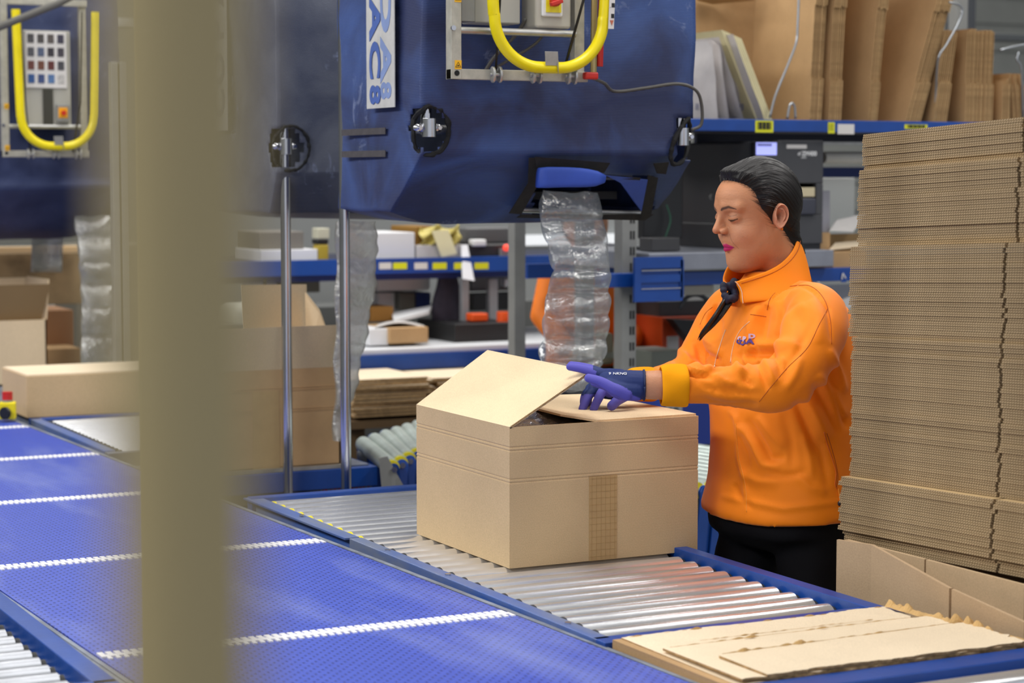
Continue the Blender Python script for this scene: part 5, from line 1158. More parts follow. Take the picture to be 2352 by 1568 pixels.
# hairline as a function of height
HLu = [-.13, -.09, -.06, -.035, -.020, -.012, .0, .010, .026, .045, .063, .075, .085, .094, .100, .13]
HLf = [-.080, -.056, -.038, -.022, -.006, .008, .014, .019, .030, .034, .037, .043, .052, .066, .10, .15]
def hairdist(q): return np.interp(q[:, 2]+.0*q[:, 1], HLu, HLf)-q[:, 0]
# strands converge on the nape
pole = np.array([-.80, -.20, -.60]); pole /= np.linalg.norm(pole)
_, pu, pv = frame_of(pole)
rs = np.random.RandomState(4)
def strand(q, k, seed):
    d = q/np.linalg.norm(q, axis=1)[:, None]; a = np.arctan2(d@pv, d@pu); r = np.arccos(np.clip(d@pole, -1, 1))
    a = a+.12*np.sin(r*3+seed); tab = np.random.RandomState(seed).rand(k); x = (a/(2*math.pi)+.5)*k; i = np.floor(x).astype(int); f = x-i
    return tab[i % k]*(1-f)+tab[(i+1) % k]*f
def fbm(q, s, seed=0): return np.array([noise.fractal(Vector((float(a)*s+seed, float(b)*s, float(c)*s)), 1.0, 2.0, 3) for a, b, c in q])
# skin colours
f_, l_, uu = HP[:, 0], HP[:, 1], HP[:, 2]; la = np.abs(l_)
front = f_ > .02
col = np.tile(L3('#c48862'), (len(HP), 1))
def blend(c, m): global col; col = col*(1-m[:, None])+L3(c)*m[:, None]
g2 = lambda a, b_, s1, s2, x, y: np.exp(-((x-a)/s1)**2-((y-b_)/s2)**2)
blend('#d99a78', g2(.045, -.02, .03, .022, la, uu)*front*.5)
blend('#c07a5c', g2(0, -.008, .012, .012, la, uu)*(f_ > .085)*.5)
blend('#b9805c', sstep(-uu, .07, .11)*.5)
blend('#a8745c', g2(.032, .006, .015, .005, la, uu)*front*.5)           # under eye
blend('#b07a60', g2(.031, .0225, .017, .006, la, uu)*front*.45)         # brow shade over the lid, put into the skin colour
mid = np.interp(la, [0, .006, .021, .024], [-.0395, -.0385, -.0462, -.0485]); lo = np.interp(la, [0, .010, .019, .023], [-.0560, -.0550, -.0510, -.0490])
lip = sstep(mid+.0006-uu, 0, .0012)*sstep(uu-lo+.0006, 0, .0012)*(la < .023)*(f_ > .06)
blend('#b81464', lip*.95)
blend('#5c1030', np.exp(-((uu-np.interp(la, [0, .024], [-.0463, -.0490]))/.0009)**2)*(la < .024)*(f_ > .06)*.8)
bu = np.interp(la, [.008, .018, .032, .046, .050], [.0335, .0375, .0400, .0350, .0325]); bw = np.interp(la, [.009, .013, .034, .049], [.0006, .0034, .0031, .0009])
blend('#3a2822', np.exp(-((uu-bu)/bw)**4)*(la > .009)*(la < .049)*front*.9)
eu = np.interp(la, [.017, .024, .032, .040, .047], [.0112, .0102, .0100, .0106, .0128]); ew = np.interp(la, [.017, .026, .034, .046], [.0010, .0024, .0026, .0010])
blend('#17100e', np.exp(-((uu-eu)/ew)**4)*(la > .0165)*(la < .0465)*front*.95)
blend('#6e4c3e', np.exp(-((uu-eu-.0095)/.0009)**2)*(la > .018)*(la < .044)*front*.6)   # lid crease
for k, (dl, du) in enumerate(((.052, .004), (.054, .010), (.053, -.003))):
    blend('#a06c50', np.exp(-((uu-du-(la-dl)*(.25-.3*k))/.0007)**2)*(la > .047)*(la < .060)*front*.25)
for ufh in (.056, .064, .072): blend('#b07a58', np.exp(-((uu-ufh-.002*np.sin(la*90))/.0009)**2)*(la < .045)*front*.35)
blend('#9a664c', np.exp(-((la-np.interp(uu, [-.055, -.02], [.033, .020]))/.0014)**2)*(uu > -.052)*(uu < -.018)*front*.55)   # smile line
ns_ = fbm(HP, 30.); col *= (1+.05*ns_)[:, None]
hd = hairdist(HP); hm = sstep(hd+.010*(strand(HP, 500, 5)-.5)*2+.006*(strand(HP, 160, 6)-.5), -.006, .012)
blend('#181413', hm*.97)
# ear ---------------------------------------------------------------
def ear(side, n1=22, n2=44):
    V, C = [], []; e0 = np.array([-.006, .0755, .003])
    for i in range(n1+1):
        rho = i/n1
        for j in range(n2):
            ps = 2*math.pi*j/n2; cu, su = math.cos(ps), math.sin(ps)      # cu: up, su: back
            ru = .0275 if cu > 0 else .0275; rb = (.0170 if su > 0 else .0115)*(1-.28*max(0, -cu)**1.5)
            up = ru*cu*rho; bk = rb*su*rho; lobe = sstep(np.array(-cu), .45, .85)
            h = .0075*math.exp(-((rho-.88)/.085)**2)*(1-lobe*.8)*(1 if su > -.5 else .55)+.0065*math.exp(-((rho-.56)/.10)**2)*(sstep(np.array(su), -.2, .4))*(1-lobe)
            h += .005*lobe*rho; h -= .009*math.exp(-(rho/.42)**2); h += .0045*math.exp(-((bk+.0105)/.0035)**2-((up+.004)/.006)**2)
            h += .0125+.34*max(bk, -.01); 
            if rho > .95: h -= .004*(rho-.95)/.05
            tilt = .20; U = up*math.cos(tilt)-bk*math.sin(tilt)*.0; B_ = bk+up*math.sin(tilt)
            V.append(e0+np.array([-B_, h-.004, U])); dk = math.exp(-(rho/.36)**2)
            C.append(L3('#c98a6c')*(1-.45*dk)+L3('#b86a52')*.0)  # darker centre: concha shade put into the ear colour
    for k in range(1, 5):
        for j in range(n2): p = V[n1*n2+j]; q_ = e0+np.array([0, -.02, 0]); V.append(p+(q_-p)*np.array([.10*k, .25*k, .10*k])); C.append(L3('#b87a5e'))
    V = np.array(V); V[:, 1] *= side; m_ = n1+5
    F = [(i*n2+j, i*n2+(j+1) % n2, (i+1)*n2+(j+1) % n2, (i+1)*n2+j) for i in range(m_-1) for j in range(n2)]
    return V, F, np.array(C)
Vs, Fs, Cs = [HP], list(faces), [col]; Vs[0] = HP; nb = len(HP)
Fs.append(tuple(range(NP))); Fs.append(tuple((NT-1)*NP+j for j in range(NP)))
for s in (1, -1):
    V, F, C = ear(s); Fs += [tuple(nb+i for i in f) for f in F]; Vs.append(V); Cs.append(C); nb += len(V)
HWv = [toworld(v) for v in Vs]
# limbs and trunk under the clothes (world)
g = MB()
SK = L3('#c98f6c')
def w(x, y, d): return atd(x, y, d)
TCx = 1802
g.tube([w(1800, 640, 4.5), w(1800, 760, 4.5), w(1805, 950, 4.5), w(1805, 1100, 4.5), w(1805, 1170, 4.5)], [.05, .085, .075, .09, .07], 16)
armL = [w(1880, 712, 4.34), w(1846, 800, 4.26), w(1772, 888, 4.20), w(1650, 889, 4.19), w(1560, 887, 4.18), w(1512, 884, 4.18), w(1480, 884, 4.18), w(1455, 884, 4.18)]
g.tube(armL, [.04, .030, .026, .022, .025, .0298, .0282, .020], 20)
armR = [w(1672, 715, 4.70), w(1625, 790, 4.68), w(1590, 858, 4.62), w(1530, 880, 4.57), w(1478, 888, 4.53), w(1455, 892, 4.52)]
g.tube(armR, [.04, .020, .016, .016, .018, .020], 16)
def footpts(hx, hd, kx, kd, fx, fd):
    hip = w(hx, 1200, hd); hip[2] = .84
    kn = w(kx, 1430, kd); kn[2] = .46; an = w(fx, 1700, fd); an[2] = .09; return hip, kn, an
HN = w(1864, 1200, 4.43); KN = w(1872, 1620, 4.40); AN = KN*np.array([1, 1, 0])+np.array([.05, 0, .09])
HR = w(1740, 1205, 4.56); KR = w(1640, 1560, 4.60); AR = KR*np.array([1, 1, 0])+np.array([.0, .03, .09])
for a, b_, c in ((HN, KN, AN), (HR, KR, AR)): g.tube([a, b_, c], [.07, .045, .033], 14)
Fs += [tuple(nb+i for i in f) for f in g.f]; HWv.append(np.array(g.v)); Cs.append(np.tile(SK, (len(g.v), 1)))
me = bpy.data.meshes.new('body'); me.from_pydata(np.concatenate(HWv).tolist(), [], Fs); setcol(me, np.concatenate(Cs))
bm = bmesh.new(); bm.from_mesh(me); bmesh.ops.recalc_face_normals(bm, faces=bm.faces); bm.to_mesh(me); bm.free()
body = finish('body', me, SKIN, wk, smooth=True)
# hair --------------------------------------------------------------
nearear = np.exp(-((f_+.006)/.026)**2-((uu-.002)/.034)**2)*(la > .05)
th_ = sstep(hd, .0, .034)*.0125*(1-.75*nearear)-.0030*(1-sstep(hd, -.004, .008))
quiff = np.exp(-((f_-.060)/.026)**2-((uu-.102)/.022)**2)*.008
st1, st2, st3 = strand(HP, 260, 1), strand(HP, 700, 2), strand(HP, 60, 3)
th_ = th_+quiff*sstep(hd, 0, .01)+sstep(hd, .0, .02)*((st1-.5)*.0018+(st2-.5)*.0012+(st3-.5)*.0025)*(1-.6*nearear)
back = sstep(-f_, .03, .08)*sstep(-uu, -.02, .06)*.004; th_ += back*sstep(hd, 0, .02)
Rm = HP+dirs*th_[:, None]
keep = hd > -.012
Hv = toworld(Rm); me = bpy.data.meshes.new('hair'); fk = [f for f in faces if keep[f[0]] and keep[f[2]] and HP[f[0], 2] > -.085]
me.from_pydata(Hv.tolist(), [], fk); hc = L3('#171416')[None, :]*(.55+.9*(st2*.5+st1*.5)**2)[:, None]
hc += (L3('#6b6662')*.35)[None, :]*(sstep(st2*.6+strand(HP, 900, 9)*.4, .74, .95)*(.3+.7*sstep(f_, -.02, .06)))[:, None]  # grey highlights on strand tops put into the hair colour
setcol(me, hc)
bm = bmesh.new(); bm.from_mesh(me); bmesh.ops.delete(bm, geom=[v for v in bm.verts if not v.link_faces], context='VERTS'); bmesh.ops.recalc_face_normals(bm, faces=bm.faces); bm.to_mesh(me); bm.free()
hair = finish('hair', me, HAIRM, wk, smooth=True)
# loose hairs along the hairline and over the crown
g = MB(); r7 = random.Random(2); idx = [i for i in np.where((hd > -.002) & (hd < .006) & (uu > .034))[0]]
r7.shuffle(idx)
for i in idx[:170]:
    p = HP[i]*1.004; d = p/np.linalg.norm(p); tgt = pole-d*(pole@d); tgt /= np.linalg.norm(tgt)+1e-9; path = []
    ln = r7.uniform(.02, .045); jit = np.array([r7.uniform(-.3, .3) for _ in range(3)])
    for k in range(6): t = k/5; q_ = p+(tgt+jit*.35)*ln*t; q_ = q_/np.linalg.norm(q_)*(np.linalg.norm(p)+.0125*min(1, t*1.4)+.0015); path.append(toworld(q_))
    g.tube(path, [.0002, .0004, .0004, .00035, .0003, .0002], 4, cap=False)
g.build('loose_hair', mat('hair_strand', '#1b1718', .4), hair)
# earring
MB().sph(toworld(np.array([-.006, .0845, -.0245])), .0028, 12, 8).build('earring', mat('earring_gold', '#f09030', .2, .6), wk, smooth=True)
# ponytail over the far shoulder with the navy scrunchie
PT = [w(1694, 648, 4.52), w(1682, 672, 4.47), w(1668, 694, 4.44), w(1650, 722, 4.43), w(1630, 748, 4.44), w(1613, 768, 4.46), w(1604, 784, 4.47)]
g = MB(); P = curvepts(PT, 5); n = len(P)
for s in range(64):
    a = r7.uniform(0, 6.28); rr = r7.uniform(.2, 1)**.5; e = r7.uniform(.82, 1.0); pp = []
    for k, p in enumerate(P):
        t = k/(n-1); wd = .0125*(1-.75*t**1.6)*(.5+.5*min(1, t*5))
        pp.append(p+np.array([wd*rr*math.cos(a+t*1.2), 0, wd*rr*.8*math.sin(a+t*1.2)])+np.array([0, wd*rr*math.sin(a*2), 0])*.6)
    m_ = int(n*e); g.tube(pp[:m_], [.0026*(1-.9*(k/(m_-1))**2)+.0002 for k in range(m_)], 5)
g.build('ponytail', mat('hair_tail', '#141113', .38, var=.5, vscale=60, stretch=(1, 1, .2)), wk, smooth=True)
g = MB(); c0 = w(1675, 672, 4.445); 
for k in range(15):
    a = 2*math.pi*k/15; g.sph(c0+np.array([.013*math.cos(a), .010*math.sin(a*1.0), .0155*math.sin(a)+.004*math.sin(3*a)]), (.0085, .008, .0082+.003*math.sin(k*2.3)), 10, 7)
g.sph(w(1686, 650, 4.45), (.010, .008, .012)); g.sph(w(1669, 690, 4.44), (.011, .008, .007))
me = smoothed(g.mesh(), .0018, 3); finish('scrunchie', me, mat('scrunchie_navy', '#121833', .7, var=.3, vscale=60), wk, smooth=True)

# ---- jacket -------------------------------------------------------
ORJ = vcmat('orange_softshell', .62, .25, sheen=.15, bump=.06, bscale=500)
ORC = mat('orange_fleece', '#f5a012', .85, spec=.1, bump=.08, bscale=300)
BF = np.array([-.985, -.17, 0]); BF /= np.linalg.norm(BF); BLt = np.cross((0, 0, 1.), BF)
def ering(c, a, b_, n=48, dz=0., e=2.4, tiltf=0.):
    P = []
    for k in range(n):
        t = 2*math.pi*k/n; ct, st = math.cos(t), math.sin(t)
        x = a*abs(ct)**(2/e)*(1 if ct > 0 else -1); y = b_*abs(st)**(2/e)*(1 if st > 0 else -1)
        P.append(c+BF*x+BLt*y+np.array([0, 0, dz+tiltf*x]))
    return P
g = MB()
RG = []
for (px, y, a, b_) in ((1775, 622, .050, .058), (1780, 652, .070, .088), (1790, 676, .090, .128), (1797, 705, .106, .160), (1797, 750, .120, .178), (1796, 810, .133, .186), (1799, 880, .136, .186), (1803, 950, .134, .182), (1807, 1020, .133, .182), (1807, 1090, .136, .186), (1803, 1128, .141, .192), (1798, 1158, .143, .196), (1797, 1174, .140, .194)):
    c = w(px, y, 4.50); RG.append(ering(c, a, b_, e=2.3, tiltf=-.02 if y < 1100 else -.07))
g.rings(RG)
g.tube(curvepts([w(1840, 690, 4.40), w(1874, 722, 4.345), w(1862, 790, 4.27), w(1824, 855, 4.225), w(1772, 888, 4.20), w(1715, 890, 4.195), w(1650, 886, 4.19), w(1588, 884, 4.185), w(1560, 884, 4.185)], 4), [.045, .05, .056, .060, .064, .0655, .066, .065, .063, .062, .061, .060, .0585, .058, .057, .056, .055, .0525, .050, .0475, .045, .0435, .042, .041, .040, .0395, .039, .0385, .038, .038, .038, .038, .038], 26)
g.tube(curvepts([w(1720, 690, 4.60), w(1672, 728, 4.68), w(1632, 790, 4.69), w(1600, 850, 4.65), w(1550, 872, 4.60), w(1500, 882, 4.56), w(1470, 886, 4.54)], 4), [.045, .052, .058, .062, .062, .061, .060, .059, .058, .058, .057, .056, .054, .051, .048, .045, .043, .041, .039, .037, .036, .035, .034, .034, .034], 26)
jm = smoothed(g.mesh(), .0055, 10, .6)
jc = coords(jm); jn = normals(jm)
def fold(pts, wpx, h, soft=1.0):
    """cloth fold along a photo polyline, raised or sunk on the cloth that faces the viewer"""
    global jc
    q_ = proj(jc); vis = (jn@FWD) < .15; P = [np.array(p, float) for p in pts]
    best = np.full(len(jc), 1e9); tt = np.zeros(len(jc)); tot = sum(np.linalg.norm(b_-a) for a, b_ in zip(P[:-1], P[1:])); acc = 0
    for a, b_ in zip(P[:-1], P[1:]):
        ab = b_-a; L_ = np.linalg.norm(ab); t = np.clip(((q_[:, :2]-a)@ab)/(L_*L_), 0, 1); dd = np.linalg.norm(q_[:, :2]-a-t[:, None]*ab, axis=1)
        mm = dd < best; best = np.where(mm, dd, best); tt = np.where(mm, (acc+t*L_)/tot, tt); acc += L_
    wgt = np.exp(-(best/wpx)**2)*np.sin(np.clip(tt, .0, 1)*math.pi)**.5*vis
    jc = jc+jn*(wgt*h*1.45)[:, None]
for pts, w_, h in [
    ([(1700, 795), (1760, 792), (1835, 790)], 12, .007), ([(1690, 825), (1720, 812), (1800, 812)], 9, -.006), ([(1688, 822), (1694, 848), (1716, 860)], 9, .008),
    ([(1706, 846), (1712, 872), (1730, 888)], 7, -.006), ([(1752, 822), (1768, 850), (1780, 884)], 8, .006), ([(1738, 830), (1752, 862), (1762, 896)], 6, -.006), ([(1800, 800), (1808, 838), (1800, 880)], 9, -.004),
    ([(1640, 858), (1662, 876), (1690, 884)], 7, .005), ([(1590, 912), (1660, 928), (1740, 932)], 9, -.004), ([(1600, 880), (1640, 905), (1720, 915)], 8, .004), ([(1612, 862), (1640, 850), (1668, 846)], 7, -.004),
    ([(1762, 700), (1752, 745), (1748, 785)], 12, -.010), ([(1790, 690), (1790, 740), (1775, 780)], 12, .006), ([(1745, 700), (1724, 740), (1716, 785)], 10, .005),
    ([(1820, 700), (1840, 740), (1838, 790)], 14, -.004), ([(1860, 690), (1884, 730), (1880, 790)], 14, .004),
    ([(1848, 905), (1872, 950), (1900, 1010)], 11, .007), ([(1826, 920), (1850, 975), (1880, 1040)], 9, -.007), ([(1880, 860), (1915, 905), (1940, 960)], 10, .007), ([(1868, 880), (1898, 935), (1925, 1000)], 8, -.006),
    ([(1905, 800), (1925, 850), (1942, 900)], 8, .006), ([(1800, 950), (1815, 1010), (1820, 1080)], 12, -.004), ([(1700, 975), (1730, 1020), (1752, 1068), (1790, 1075)], 8, .006), ([(1716, 962), (1748, 1015), (1768, 1052), (1805, 1050)], 8, -.006),
    ([(1740, 955), (1772, 1000), (1798, 1030)], 8, .004), ([(1700, 1085), (1740, 1105), (1790, 1110)], 10, .004), ([(1690, 1110), (1700, 1140), (1730, 1165)], 8, -.004), ([(1830, 1090), (1860, 1120), (1900, 1130)], 10, .004),
    ([(1880, 1000), (1890, 1060), (1902, 1120)], 9, -.004), ([(1655, 1138), (1800, 1168), (1940, 1152)], 7, .0035),
    ([(1560, 800), (1585, 835), (1640, 850)], 8, .008), ([(1545, 822), (1580, 856), (1640, 868)], 6, -.008), ([(1590, 780), (1620, 815), (1655, 830)], 8, -.007), ([(1612, 735), (1630, 780), (1660, 810)], 9, .007), ([(1600, 760), (1628, 800), (1658, 820)], 6, .005),
    ([(1500, 848), (1530, 862), (1560, 862)], 6, .005), ([(1640, 700), (1652, 740), (1650, 780)], 8, -.005), ([(1660, 900), (1690, 915), (1740, 930)], 6, -.002),
    ([(1700, 640), (1760, 662), (1832, 640)], 9, -.005), ([(1835, 655), (1868, 670), (1900, 708), (1909, 785)], 3.5, -.004), ([(1762, 712), (1775, 682), (1800, 662), (1840, 655)], 3.5, -.003),
    ([(1690, 950), (1696, 1050), (1712, 1110), (1714, 1178)], 5, .003)] + [
    ([(1722, 770), (1735, 800), (1732, 830)], 6, -.004), ([(1650, 890), (1700, 902), (1752, 905)], 7, -.004), ([(1596, 866), (1615, 888), (1650, 898)], 5, -.004),
    ([(1775, 812), (1790, 836), (1792, 870)], 6, -.005), ([(1720, 800), (1712, 822), (1722, 846)], 5, .005), ([(1840, 820), (1826, 860), (1800, 900)], 9, .004),
    ([(1870, 735), (1838, 800), (1800, 850)], 8, -.003), ([(1850, 700), (1812, 730), (1790, 775)], 9, .004), ([(1905, 870), (1930, 930), (1944, 985)], 7, -.006),
    ([(1845, 1000), (1860, 1050), (1866, 1100)], 9, .004), ([(1690, 1000), (1712, 1040), (1720, 1078)], 7, -.004), ([(1760, 1085), (1800, 1092), (1850, 1085)], 8, -.004),
    ([(1672, 940), (1690, 960), (1700, 1000)], 7, .004), ([(1555, 835), (1590, 852), (1630, 862)], 5, .006), ([(1600, 790), (1606, 820), (1625, 842)], 5, -.006),
    ([(1650, 690), (1632, 720), (1618, 752)], 6, .004), ([(1522, 842), (1550, 850), (1572, 848)], 5, -.004)]: fold(pts, w_, h)
for i in range(len(jc)): 
    p = jc[i]; jc[i] = p+jn[i]*(.0035*nz(p, 7)+.0018*nz(p, 19, 3))
setco(jm, jc)
base = L3('#fc890a'); zz = jc[:, 2]
setcol(jm, np.tile(base, (len(jc), 1)))
jacket = finish('jacket', jm, ORJ, wk, smooth=True)
jw = jc.copy(); bvh = BVHTree.FromPolygons([tuple(v) for v in jw], [tuple(p.vertices) for p in jm.polygons])
def drape(pts, lift=.0012, n=10, tree=bvh):
    out = []
    for p in curvepts([(x, y, 0) for x, y in pts], n):
        r = ray(p[0], p[1]); h = tree.ray_cast(Vector(CAM), Vector(r).normalized())
        if h[0] is not None: out.append(np.array(h[0])+np.array(h[1])*lift*(1 if np.dot(h[1], r) < 0 else -1))
    return out
def seam(pts, r, m, name, n=10, lift=.0003): 
    P = drape(pts, lift, n); MB().tube(P, r, 6).build(name, m, jacket, smooth=True)
ZIPW = mat('zip_cream', '#eec39c', .5); SEAMM = mat('seam_orange', '#b4560a', .7); PIPE = mat('piping_orange', '#f79a2c', .6)
seam([(1667, 757), (1657, 785), (1649, 810), (1644, 828), (1641, 842)], .0013, ZIPW, 'chest_pocket_zip')
seam([(1722, 738), (1702, 757), (1689, 780), (1682, 805), (1678, 832)], .0011, ZIPW, 'front_zip')
seam([(1690, 972), (1693, 1010), (1698, 1055), (1708, 1095), (1714, 1130), (1715, 1176)], .0009, PIPE, 'front_zip')
seam([(1893, 992), (1900, 1020), (1912, 1055), (1920, 1085), (1918, 1112), (1922, 1122)], .0014, mat('zip_orange', '#d96a10', .5), 'side_pocket_zip')
seam([(1899, 995), (1908, 1022), (1918, 1058), (1924, 1090), (1921, 1118)], .0008, SEAMM, 'seam')
seam([(1762, 712), (1768, 688), (1782, 671), (1803, 660), (1832, 655)], .0007, SEAMM, 'seam')
seam([(1832, 655), (1858, 656), (1880, 670), (1898, 698), (1908, 740), (1910, 790)], .0008, SEAMM, 'seam')
seam([(1902, 707), (1882, 744), (1854, 799), (1808, 845), (1771, 888), (1744, 922)], .0007, SEAMM, 'seam')
seam([(1724, 722), (1742, 724), (1760, 727)], .0007, SEAMM, 'seam')
seam([(1608, 745), (1620, 720), (1636, 705)], .0006, SEAMM, 'seam')
P = drape([(1924, 1122), (1928, 1150)], .003, 4); MB().tube(P, .0014, 6).build('zip_cord', PIPE, jacket); MB().sph(drape([(1926, 1156), (1927, 1160)], .003, 2)[0], (.0035, .0035, .0055)).build('zip_toggle', mat('toggle_dark', '#2a2c3a', .4), jacket, smooth=True)
# chest lettering
def logo(ch, px, py, size, m, sx=1.):
    P = drape([(px, py), (px+1, py)], .0008, 1)[0]; h = bvh.find_nearest(Vector(P)); n_ = np.array(h[1]); n_ = n_ if n_@FWD < 0 else -n_
    n_ = n_*.5-FWD*.5; n_ /= np.linalg.norm(n_)
    u_p = np.array([0, 0, 1.])-n_*n_[2]; u_p /= np.linalg.norm(u_p); x_ = np.cross(u_p, n_)
    writing('chest_lettering', ch, size, P+n_*.0025, x_, u_p, m, jacket, .0012, sx=sx, bold=.0008)
LP = mat('logo_purple', '#4a2f86', .6); LL = mat('logo_lilac', '#d8c4e4', .6)
logo('C', 1698, 785, .013, LP); logo('O', 1707, 788, .015, LP, 1.1); logo('A', 1723, 786, .016, LP, 1.5)
logo('C', 1700, 778, .010, LL); logo('P', 1711, 779, .013, LL, 1.0); logo('D', 1727, 772, .012, LL, 1.6)
# collar: an open standing ring, thick cloth
def cring(cpx, cpy, d, fa, la_, fdz, n=52, gap=.10, twist=0):
    c = w(cpx, cpy, d); P = []
    for k in range(n+1):
        t = gap+(2*math.pi-2*gap)*k/n; f = math.cos(t)*fa; l = math.sin(t)*la_
        P.append(c+BF*f+BLt*l+np.array([0, 0, -f*fdz+.004*math.sin(t*3)]))
    return P
rows = [cring(1762, 672, 4.50, .088, .100, .24), cring(1762, 652, 4.50, .088, .090, .32), cring(1761, 632, 4.50, .086, .081, .42), cring(1757, 614, 4.50, .084, .075, .52), cring(1750, 600, 4.50, .083, .072, .58), cring(1745, 593, 4.50, .0835, .0715, .60)]
g = MB(); n = len(rows[0]); g.add([p for r in rows for p in r], [(i*n+k, i*n+k+1, (i+1)*n+k+1, (i+1)*n+k) for i in range(len(rows)-1) for k in range(n-1)])
co_ = g.build('collar', mat('orange_collar', '#ff8e0c', .62, spec=.25, bump=.06, bscale=400), jacket, smooth=True)
so = co_.modifiers.new('s', 'SOLIDIFY'); so.thickness = .0055; so.offset = 0; su = co_.modifiers.new('b', 'SUBSURF'); su.levels = 1; su.render_levels = 2
g = MB(); g.tube([p*.94+q_*.06+(p-w(1750, 598, 4.5))*.05 for p, q_ in zip(rows[4], rows[5])][2:-2], .0007, 6); g.build('collar_stitch', SEAMM, jacket, smooth=True)
g = MB(); g.tube([rows[i][1]+BF*.004 for i in range(6)], .0012, 6); g.build('collar_zip', ZIPW, jacket)
# turned back cuffs
def cuff(a, b_, ra, rb, m):
    a = np.array(a); b_ = np.array(b_); d = b_-a; dn, u, v = frame_of(d); R = []
    for t, k in ((0, .93), (.0, 1.0), (.12, 1.05), (.5, 1.04), (.85, 1.07), (1, 1.0), (1.0, .90), (.5, .88), (.1, .86)):
        r = (ra+(rb-ra)*t)*k; R.append([a+d*t+r*(math.cos(q_)*u+math.sin(q_)*v)*(1+.04*math.sin(q_*3+t*4)+.03*math.sin(q_*5-t*3)) for q_ in np.linspace(0, 2*math.pi, 32, endpoint=False)])
    g = MB(); g.rings(R, cap=False); o = g.build('cuff', m, jacket, smooth=True); s = o.modifiers.new('b', 'SUBSURF'); s.levels = 1; s.render_levels = 1
cuff(w(1578, 885, 4.183), w(1516, 886, 4.18), .0425, .0395, ORC)
cuff(w(1500, 882, 4.56), w(1446, 884, 4.53), .0375, .034, ORC)

# ---- trousers and shoes -------------------------------------------
g = MB(); hp = w(1797, 1190, 4.50)
g.rings([ering(np.array([hp[0], hp[1], .96]), .115, .165), ering(np.array([hp[0], hp[1], .89]), .128, .176), ering(np.array([hp[0]-.003, hp[1], .835]), .124, .166), ering(np.array([hp[0]-.006, hp[1], .80]), .085, .11)])
g.tube(curvepts([HN+np.array([0, 0, -.02]), HN*.6+KN*.4, KN, KN*.5+AN*.5, AN], 4), list(np.interp(np.linspace(0, 4, 17), [0, 1, 2, 3, 4], [.082, .067, .056, .056, .046])), 20)
g.tube(curvepts([HR+np.array([0, 0, -.02]), HR*.6+KR*.4, KR, KR*.5+AR*.5, AR], 4), list(np.interp(np.linspace(0, 4, 17), [0, 1, 2, 3, 4], [.084, .072, .058, .056, .046])), 20)
tm = smoothed(g.mesh(), .008, 4); tc_ = coords(tm); tn = normals(tm)
for i in range(len(tc_)): p = tc_[i]; tc_[i] = p+tn[i]*(.005*nz(p*np.array([1, 1, 2.]), 9)+.002*nz(p, 25))
setco(tm, tc_); finish('trousers', tm, mat('black_cloth', '#111115', .85, spec=.15, bump=.1, bscale=300), wk, smooth=True)
for A in (AN, AR):
    g = MB(); f = np.array([-1., -.1, 0]); s = np.array([.1, -1, 0]); R = []
    for t, wd, h in ((-.08, .030, .05), (-.06, .036, .075), (0, .038, .085), (.08, .042, .055), (.14, .040, .042), (.18, .026, .03)):
        c = np.array([A[0], A[1], 0])+f*t; R.append([c+s*wd*math.cos(q_)+np.array([0, 0, h/2+h/2*math.sin(q_)]) for q_ in np.linspace(0, 2*math.pi, 18, endpoint=False)])
    g.rings(R); g.build('shoe', BLACK, wk, smooth=True)

# ---- gloves -------------------------------------------------------
GLV = vcmat('glove', .6, .3, bump=.15, bscale=900)
NAVY, PURP = L3('#1d2f66'), L3('#5a56b4')
def glove(name, chains, tags, voxel=.0016, cuffs=None):
    g = MB(); segs = []
    for pts, rad, n in chains:
        P = curvepts(pts, 4); rr = list(np.interp(np.linspace(0, len(pts)-1, len(P)), range(len(pts)), rad))
        g.tube(P, rr, n); g.sph(P[-1], rr[-1], 12, 8); g.sph(P[0], rr[0], 12, 8); segs.append((np.array(P), np.array(rr)))
    me = smoothed(g.mesh(), voxel, 5, .5); c = coords(me); D = []
    for P, rr in segs: D.append(np.min(np.linalg.norm(c[:, None, :]-P[None], axis=2)-rr[None], axis=1))
    D = np.array(D); own = D.argmin(0); return me, c, own
# near (left) hand: palm, three fingers over the flap edge, little finger this side, thumb under
W0 = [(w(1474, 884, 4.18), w(1445, 882, 4.18), w(1415, 879, 4.19), w(1392, 872, 4.205)), (.0295, .0285, .0260, .0170)]
chains = [
    (list(W0[0]), list(W0[1]), 20),
    ([w(1462, 898, 4.165), w(1425, 896, 4.165), w(1398, 884, 4.17)], [.0200, .0195, .0140], 16),
    ([w(1425, 866, 4.215), w(1398, 862, 4.235), w(1378, 858, 4.24)], [.0170, .0150, .0110], 16),
    ([w(1392, 864, 4.235), w(1362, 853, 4.245), w(1334, 846, 4.255), w(1309, 842, 4.265)], [.0108, .0098, .0090, .0082], 14),
    ([w(1396, 866, 4.255), w(1364, 850, 4.275), w(1336, 842, 4.29), w(1312, 838, 4.30)], [.0108, .0098, .0090, .0080], 14),
    ([w(1400, 864, 4.275), w(1372, 852, 4.30), w(1350, 846, 4.32), w(1330, 845, 4.335)], [.0105, .0095, .0088, .0080], 14),
    ([w(1440, 905, 4.155), w(1410, 893, 4.15), w(1380, 876, 4.155), w(1352, 868, 4.165)], [.0135, .0118, .0098, .0090], 14),
    ([w(1452, 890, 4.215), w(1420, 892, 4.235), w(1390, 884, 4.245), w(1366, 878, 4.25)], [.0140, .0120, .0105, .0092], 14)]
me, c, own = glove('g', chains, None); q_ = proj(c)
purple = np.isin(own, [3, 4, 5, 6, 7]).astype(float)
purple = np.maximum(purple, sstep(q_[:, 1]-np.interp(q_[:, 0], [1340, 1400, 1440, 1470], [858, 884, 902, 914]), -1.5, 1.5)*(q_[:, 0] < 1472))
